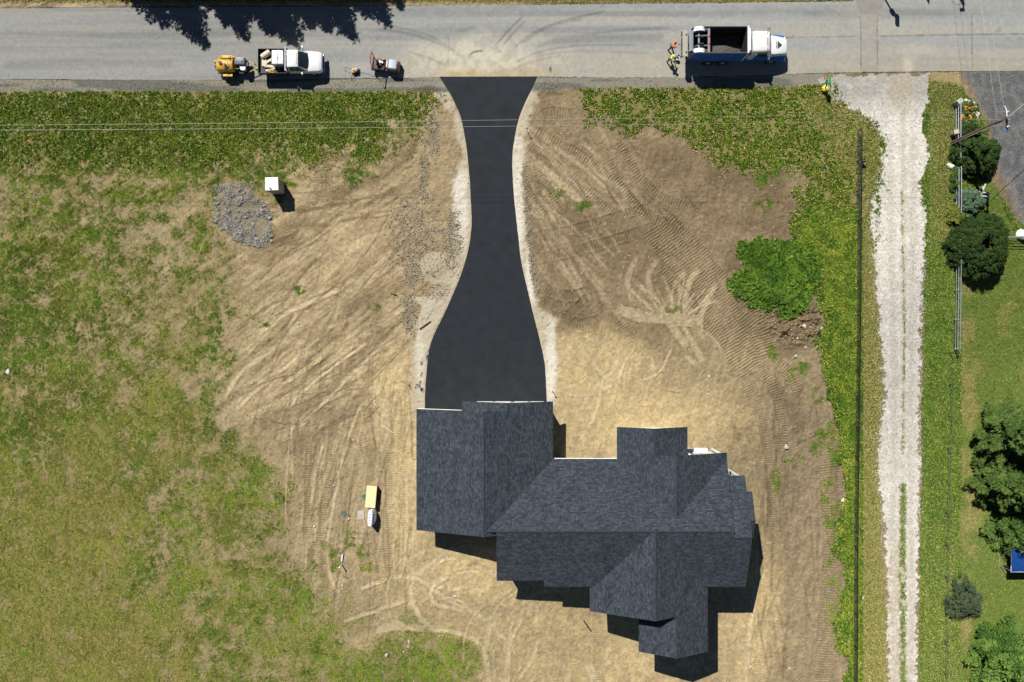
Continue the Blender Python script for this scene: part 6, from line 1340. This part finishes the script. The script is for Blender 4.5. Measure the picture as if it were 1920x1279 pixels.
# ------------------------------------------------------------------ shrubs and trees
def leafmesh(name, centres, normals, size, cols, mtl, parent, rng, ratio=.45, spread=.0):
    n = len(centres); c = np.asarray(centres, f32); nn_ = np.asarray(normals, f32)
    a = rng.normal(size=(n, 3)); u = np.cross(nn_, a); u /= np.linalg.norm(u, axis=1, keepdims=True) + 1e-6; v = np.cross(nn_, u); v /= np.linalg.norm(v, axis=1, keepdims=True) + 1e-6
    s = (size[0] + (size[1] - size[0]) * rng.random(n))[:, None]
    V = np.stack([c - u * s, c - v * s * ratio, c + u * s, c + v * s * ratio], 1).reshape(-1, 3)
    me = raw_mesh(name, V, np.arange(4 * n).reshape(-1, 4), np.clip(np.repeat(cols, 4, 0), .003, .8), smooth=False)
    return link(name, me, mtl, parent)
M_fol = attr_mat('foliage', .8, .14, 2.0, 0, 0, 0, spec=.05)
M_bark = mat('bark', (.10, .07, .05), .9, var=.3, bump=.5)
def shrub(name, px, py, rx, ry, h, c0, c1, label, seed, nclump=300, leaves=60, size=(.05, .12), clump=.28, cat='shrub', fill=.65, flat=.5, lumpy=1.0):
    rng = np.random.default_rng(seed); t = thing(name, G(px, py), label, cat)
    # clump centres over a lumpy dome
    th = rng.random(nclump) * 2 * np.pi; zz = rng.random(nclump) ** .8; rad_ = np.sqrt(np.clip(1 - (zz * .96) ** 2.2, 0, 1)) * (1 - (1 - fill) * rng.random(nclump) ** 2)
    lump = 1 + lumpy * (.16 * np.sin(3 * th + seed) + .10 * np.sin(5 * th + 2 * seed)) + .07 * rng.normal(size=nclump)
    cc = np.stack([np.cos(th) * rad_ * rx * lump, np.sin(th) * rad_ * ry * lump, .12 + zz * h * (.85 + .25 * rng.random(nclump))], 1)
    sz = clump * (.6 + .8 * rng.random(nclump))
    d = rng.normal(size=(nclump, leaves, 3)); d /= np.linalg.norm(d, axis=2, keepdims=True); d *= (rng.random((nclump, leaves, 1)) ** .5) * np.array([1, 1, flat])
    pts = (cc[:, None, :] + d * sz[:, None, None]).reshape(-1, 3); pts[:, 2] = np.maximum(pts[:, 2], .03)
    nr = d.reshape(-1, 3) * .6 + np.array([0, 0, .7]) + .5 * rng.normal(size=(nclump * leaves, 3)); nr /= np.linalg.norm(nr, axis=1, keepdims=True)
    k = np.repeat(rng.random(nclump), leaves)[:, None] * .6 + .4 * rng.random((nclump * leaves, 1)); cols = np.asarray(c0) * (1 - k) + np.asarray(c1) * k
    leafmesh('crown', pts, nr, size, cols, M_fol, t, rng)
    bm = B()
    for i in range(9): 
        j = rng.integers(nclump); tube(bm, [(.1 * math.cos(i), .1 * math.sin(i), -.1), tuple(cc[j] * .5 + np.array([0, 0, .05])), tuple(cc[j])], .05, 5, r1=.012)
    obj('trunk', bm, M_bark, t); return t
shrub('evergreen_shrub', 1826, 461, 2.75, 2.95, 2.1, (.022, .046, .014), (.062, .105, .026), 'large round dark evergreen shrub over the pipe fence', 5, 760, 80, (.05, .11), .27, flat=.42, fill=.75, lumpy=.4)
shrub('evergreen_shrub', 1823, 296, 2.0, 1.75, 1.9, (.024, .050, .014), (.068, .115, .028), 'dark evergreen bush under the leaning utility pole', 6, 420, 80, (.05, .11), .25, fill=.75, lumpy=.6)
shrub('evergreen_shrub', 1812, 247, 1.0, .55, 1.0, (.03, .06, .02), (.07, .11, .03), 'small dark bush at the south end of the marigold bed', 16, 90, 60, (.05, .10), .22)
shrub('blue_shrub', 1812, 381, 1.15, 1.2, 1.2, (.07, .13, .075), (.15, .23, .13), 'soft blue green shrub north of the big round evergreen', 7, 150, 60, (.06, .14), .24)
shrub('golden_shrub', 1789, 402, .85, .9, .8, (.09, .14, .03), (.25, .26, .05), 'yellow green feathery shrub left of the blue green one', 8, 80, 50, (.06, .14), .22)
shrub('grey_bush', 1800, 1119, 1.75, 1.9, 1.6, (.045, .075, .038), (.12, .155, .085), 'sparse grey green bush alone by the weedy fence line', 9, 190, 46, (.04, .09), .30, fill=.3)
shrub('weedy_shrub', 1788, 340, .5, 1.1, .7, (.05, .10, .02), (.10, .17, .04), 'low bright weeds along the fence foot below the dark bush', 10, 60, 50, (.05, .1), .2)

def conifer_parts(seed, h, r, c0, c1, nwhorl=19, nb=7, size=(.13, .24), up=.0, feather=1.0, power=.95, vary=(.55, 1.25)):
    rng = np.random.default_rng(seed); C_, N_, K_ = [], [], []; bm = B()
    tube(bm, [(0, 0, -.3), (.03, 0, h * .5), (0, .02, h)], .20 + h * .010, 8, r1=.02)
    for w in range(nwhorl):
        z = h * (.07 + .91 * (w / nwhorl) ** .95) + rng.normal() * .06; L0 = r * (1 - z / h) ** power + .12
        for b_ in range(nb if L0 > .6 else 6):
            a = 2 * np.pi * (b_ + rng.random() * .8) / nb + w * 1.7; L = L0 * rng.uniform(*vary); droop = rng.uniform(-.18, .06) + up
            p = lambda t: np.array([np.cos(a) * L * t, np.sin(a) * L * t, z + L * (droop * t + .16 * t * t)])
            tube(bm, [tuple(p(0)), tuple(p(.5)), tuple(p(1))], .03, 4, r1=.008)
            out = np.array([np.cos(a), np.sin(a), 0]); side = np.array([-np.sin(a), np.cos(a), 0]); kb = rng.random()
            n = max(3, int(L * 7))
            for t in np.linspace(.16, 1.0, n):
                q = p(t); tl = (.22 + .32 * L * (1 - t) ** .8) * feather
                for s in (-1, 1):
                    dv = out * .75 + side * s * .75 + np.array([0, 0, rng.normal() * .12]); m = max(1, int(tl / .17))
                    for j in range(m):
                        c = q + dv * tl * (j + .5) / m; C_.append(c + rng.normal(size=3) * .025); N_.append(np.concatenate([dv, [0]])[:3]); K_.append(.65 * kb + .35 * rng.random())
            C_.append(p(1.02)); N_.append(out); K_.append(kb)
    return np.array(C_), np.array(N_), np.array(K_), bm, rng
def needle_mesh(C_, D_, K_, c0, c1, size, rng):
    n = len(C_); u = D_ / (np.linalg.norm(D_, axis=1, keepdims=True) + 1e-6); nr = np.array([0, 0, 1.0]) + .45 * rng.normal(size=(n, 3)); v = np.cross(nr, u); v /= np.linalg.norm(v, axis=1, keepdims=True) + 1e-6
    s = (size[0] + (size[1] - size[0]) * rng.random(n))[:, None]; V = np.stack([C_ - u * s, C_ - v * s * .38, C_ + u * s * 1.15, C_ + v * s * .38], 1).reshape(-1, 3)
    k = np.clip(K_ + .12 * rng.normal(size=n), 0, 1)[:, None]; cols = np.asarray(c0) * (1 - k) + np.asarray(c1) * k
    return raw_mesh('crown', V, np.arange(4 * n).reshape(-1, 4), np.clip(np.repeat(cols, 4, 0), .003, .8), smooth=False)
def conifer(loc, label, seed, h, r, c0, c1, group=None, name='conifer', rz=0.0, **kw):
    size = kw.pop('size', (.13, .24)); t = thing(name, loc, label, 'tree', rz, group)
    C_, D_, K_, bm, rng = conifer_parts(seed, h, r, c0, c1, **kw)
    link('crown', needle_mesh(C_, D_, K_, c0, c1, size, rng), M_fol, t); obj('trunk', bm, M_bark, t); return t
EV0, EV1 = (.030, .066, .015), (.120, .185, .040)
conifer(G(1858, 806), 'tall dark green conifer at the right edge, northern of the close pair', 21, 9.5, 3.3, EV0, EV1)
conifer(G(1856, 900), 'dark green conifer at the right edge, southern of the close pair', 22, 8.0, 3.0, EV0, EV1, rz=1.0)
conifer(G(1900, 980), 'lighter feathery conifer just above the blue tarp shelter', 23, 6.5, 3.4, (.030, .075, .016), (.15, .23, .055), rz=2.0, nwhorl=10, feather=1.3, nb=8, size=(.10, .20))
conifer(G(1866, 1222), 'bright green feathery conifer in the lower right corner', 24, 6.0, 4.0, (.030, .085, .014), (.17, .27, .055), rz=.4, nwhorl=11, feather=1.25, nb=9, size=(.10, .20), up=.1)
conifer(G(1925, 880), 'dark green conifer half cut by the right edge of the view', 25, 9.0, 3.3, EV0, EV1, rz=.7)
far_lab = 'conifer beyond the far road edge, known by its ragged shadow over the road'
protos = [conifer((0, 0, 0), far_lab, 31, 12.0, 3.1, EV0, EV1, 'conifers across the road', nwhorl=19, nb=7, vary=(.5, 1.35), feather=.85), conifer((0, 0, 0), far_lab, 32, 11.0, 3.3, EV0, EV1, 'conifers across the road', nwhorl=18, nb=7, vary=(.5, 1.35), feather=.85)]
used = set()
for i, (tx, ty, hh, wide) in enumerate([(392, 98, 12, 1.0), (318, 58, 11, 1.0), (470, 82, 12, .95), (562, 92, 13, 1.05), (515, 70, 12, 1.1), (668, 80, 12, 1.0), (622, 66, 11, 1.1), (733, 55, 11, .95), (758, 22, 11, 1.0), (262, 16, 10, 1.0), (362, 45, 11, 1.1), (445, 48, 11, 1.1), (592, 58, 11, 1.1), (700, 40, 11, 1.0)]):
    src = protos[i % 2]; base = 12.0 if i % 2 == 0 else 11.0
    t = src if i % 2 not in used else copy_tree(src); used.add(i % 2)
    tip = P(tx, ty); t.location = (tip.x - SUNX * hh, tip.y - SUNY * hh, 0); t.rotation_euler = (0, 0, i * 1.3); k = hh / base; t.scale = (k * wide, k * wide, k)

# marigold bed
M_mfl = mat('marigold', (.82, .24, .01), .7, var=.15); M_mlf = mat('marigold_leaf', (.06, .14, .03), .7, var=.3)
for i, (x, y) in enumerate([(1809, 203), (1819, 205), (1810, 210), (1824, 215), (1817, 223), (1813, 232), (1802, 221)]):
    rr = random.Random(i); t = thing('marigold_plant', G(x, y), 'orange flowering marigold clump in the stone edged bed', 'flower', group='marigolds in the edged bed')
    bm = B()
    for k in range(60):
        a = rr.uniform(0, 6.28); d = rr.uniform(0, .32); q = Vector((math.cos(a) * d, math.sin(a) * d, rr.uniform(.05, .28))); w = rr.uniform(.03, .07)
        bm.faces.new([bm.verts.new(q + Vector((math.cos(b_) * w, math.sin(b_) * w, rr.uniform(-.03, .03)))) for b_ in (a, a + 1.2, a + 3.1, a + 4.4)])
    obj('foliage', bm, M_mlf, t, smooth=False)
    for k in range(6):
        a = rr.uniform(0, 6.28); d = rr.uniform(0, .26); bm = B(); c = Vector((math.cos(a) * d, math.sin(a) * d, .30)); ball(bm, c, .075, .075, .045, seg=10, rings=6)
        for p_ in range(8): b_ = p_ * .785; ball(bm, c + Vector((math.cos(b_) * .06, math.sin(b_) * .06, -.01)), .035, .035, .018, seg=6, rings=4)
        obj('bloom', bm, M_mfl, t)
for i in range(11):
    a = -1.35 + 2.7 * i / 10; rock(1805 + 26 * math.cos(a), 216 - 29 * math.sin(a) * .95, .16 + .03 * (i % 3), 'white stone edging the marigold bed', 'edging stones of the marigold bed', 110 + i, M_wrock)
shrub('bedding_plants', 1815, 215, .85, 1.25, .25, (.04, .10, .02), (.12, .20, .06), 'low green leaves filling the stone edged marigold bed', 12, 90, 50, (.04, .08), .16)

# driftwood ornament
dw = thing('driftwood', G(1838, 368), 'bleached driftwood with a pale twisted root beside the blue green shrub', 'driftwood')
M_drift = mat('bleached_wood', (.55, .52, .46), .85, var=.15, bump=.5)
for pts, r, r1, nm in (([(-.15, .1, .15), (.1, .55, .3), (.35, 1.1, .25)], .12, .07, 'log'), ([(-.35, .2, .2), (-.1, .6, .35), (.25, .95, .3)], .09, .06, 'log'), ([(-.4, .0, .3), (.1, -.15, .75), (.6, -.55, .55)], .10, .02, 'root'), ([(-.3, -.1, .3), (-.2, .2, .8), (.15, .15, 1.0), (.45, .05, .8)], .12, .05, 'root')):
    bm = B(); tube(bm, pts, r, 8, r1=r1); obj(nm, bm, M_drift, dw)
bm = B(); ball(bm, Vector((.25, .02, .45)), .26, .24, .3); obj('glass_ball', bm, mat('blue_glass', (.10, .14, .30), .15, spec=.8), dw)

# blue tarp shelter
tz = float(terrain(1890, 1040))
sh = thing('tarp_shelter', (47.75, -21.0, tz), 'pipe framed shelter with a blue tarp roof at the right edge', 'shelter')
M_tarp = mat('blue_tarp', (.025, .11, .42), .4, var=.12, scale=2); M_tarpw = mat('tarp_edge', (.75, .78, .82), .5)
X1, Y0_, Y1_, HH = 4.6, -1.0, 1.0, 1.85
for x in (0.02, X1):
    for y in (Y0_, Y1_):
        bm = B(); cyl(bm, (x, y, -.1), (x, y, HH), .03, n=8); obj('leg', bm, M_galv, sh)
bm = B(); tube(bm, [(0, Y0_, .04), (0, Y1_, .04)], .028, 6); tube(bm, [(0, Y0_, HH), (0, Y1_, HH)], .028, 6); tube(bm, [(0, Y0_, HH), (X1, Y0_, HH)], .028, 6); tube(bm, [(0, Y1_, HH), (X1, Y1_, HH)], .028, 6); obj('frame', bm, M_galv, sh)
bm = B(); nx, ny = 16, 10
vs = [[bm.verts.new((-.05 + (X1 + .1) * i / nx, Y0_ - .06 + (Y1_ - Y0_ + .12) * j / ny, HH + .04 + .10 * math.sin(math.pi * j / ny) + .03 * math.sin(i * 1.7 + j))) for j in range(ny + 1)] for i in range(nx + 1)]
for i in range(nx):
    for j in range(ny): bm.faces.new((vs[i][j], vs[i + 1][j], vs[i + 1][j + 1], vs[i][j + 1]))
rf_ = bmesh.ops.solidify(bm, geom=bm.faces[:], thickness=.012); rt_ = obj('tarp', bm, M_tarp, sh)
bm = B(); box(bm, -.06, X1 + .06, Y0_ - .09, Y0_ - .06, HH - .10, HH + .06, .01); box(bm, -.07, -.05, Y0_, Y0_ + .5, HH - .02, HH + .07, .004); obj('hem', bm, M_tarpw, rt_, smooth=False)
bm = B(); box(bm, .3, X1 - .05, Y0_ + .03, Y0_ + .05, .05, HH - .02); box(bm, .3, X1 - .05, Y1_ - .05, Y1_ - .03, .05, HH - .02); box(bm, X1 - .05, X1 - .03, Y0_ + .05, Y1_ - .05, .05, HH - .02); obj('side_panel', bm, mat('dark_canvas', (.03, .025, .02), .9), sh, smooth=False)
bm = B(); box(bm, .9, 2.6, -.6, .6, .0, .8, .05); obj('bale', bm, mat('stored_dark', (.06, .045, .03), .9), sh)
bm = B(); n = 9
vs = [[bm.verts.new((-.9 + 2.6 * i / n, -.26 + .5 * j / 5, .10 + .14 * math.sin(i * 1.3) * math.cos(j * 1.1) + .2)) for j in range(6)] for i in range(n + 1)]
for i in range(n):
    for j in range(5): bm.faces.new((vs[i][j], vs[i + 1][j], vs[i + 1][j + 1], vs[i][j + 1]))
bmesh.ops.solidify(bm, geom=bm.faces[:], thickness=.02); tp = obj('folded_tarp', bm, M_tarp, None); tp.location = G(1908, 1021, .15); tag(tp, 'small blue tarp heaped in tree shade above the shelter', 'tarp')
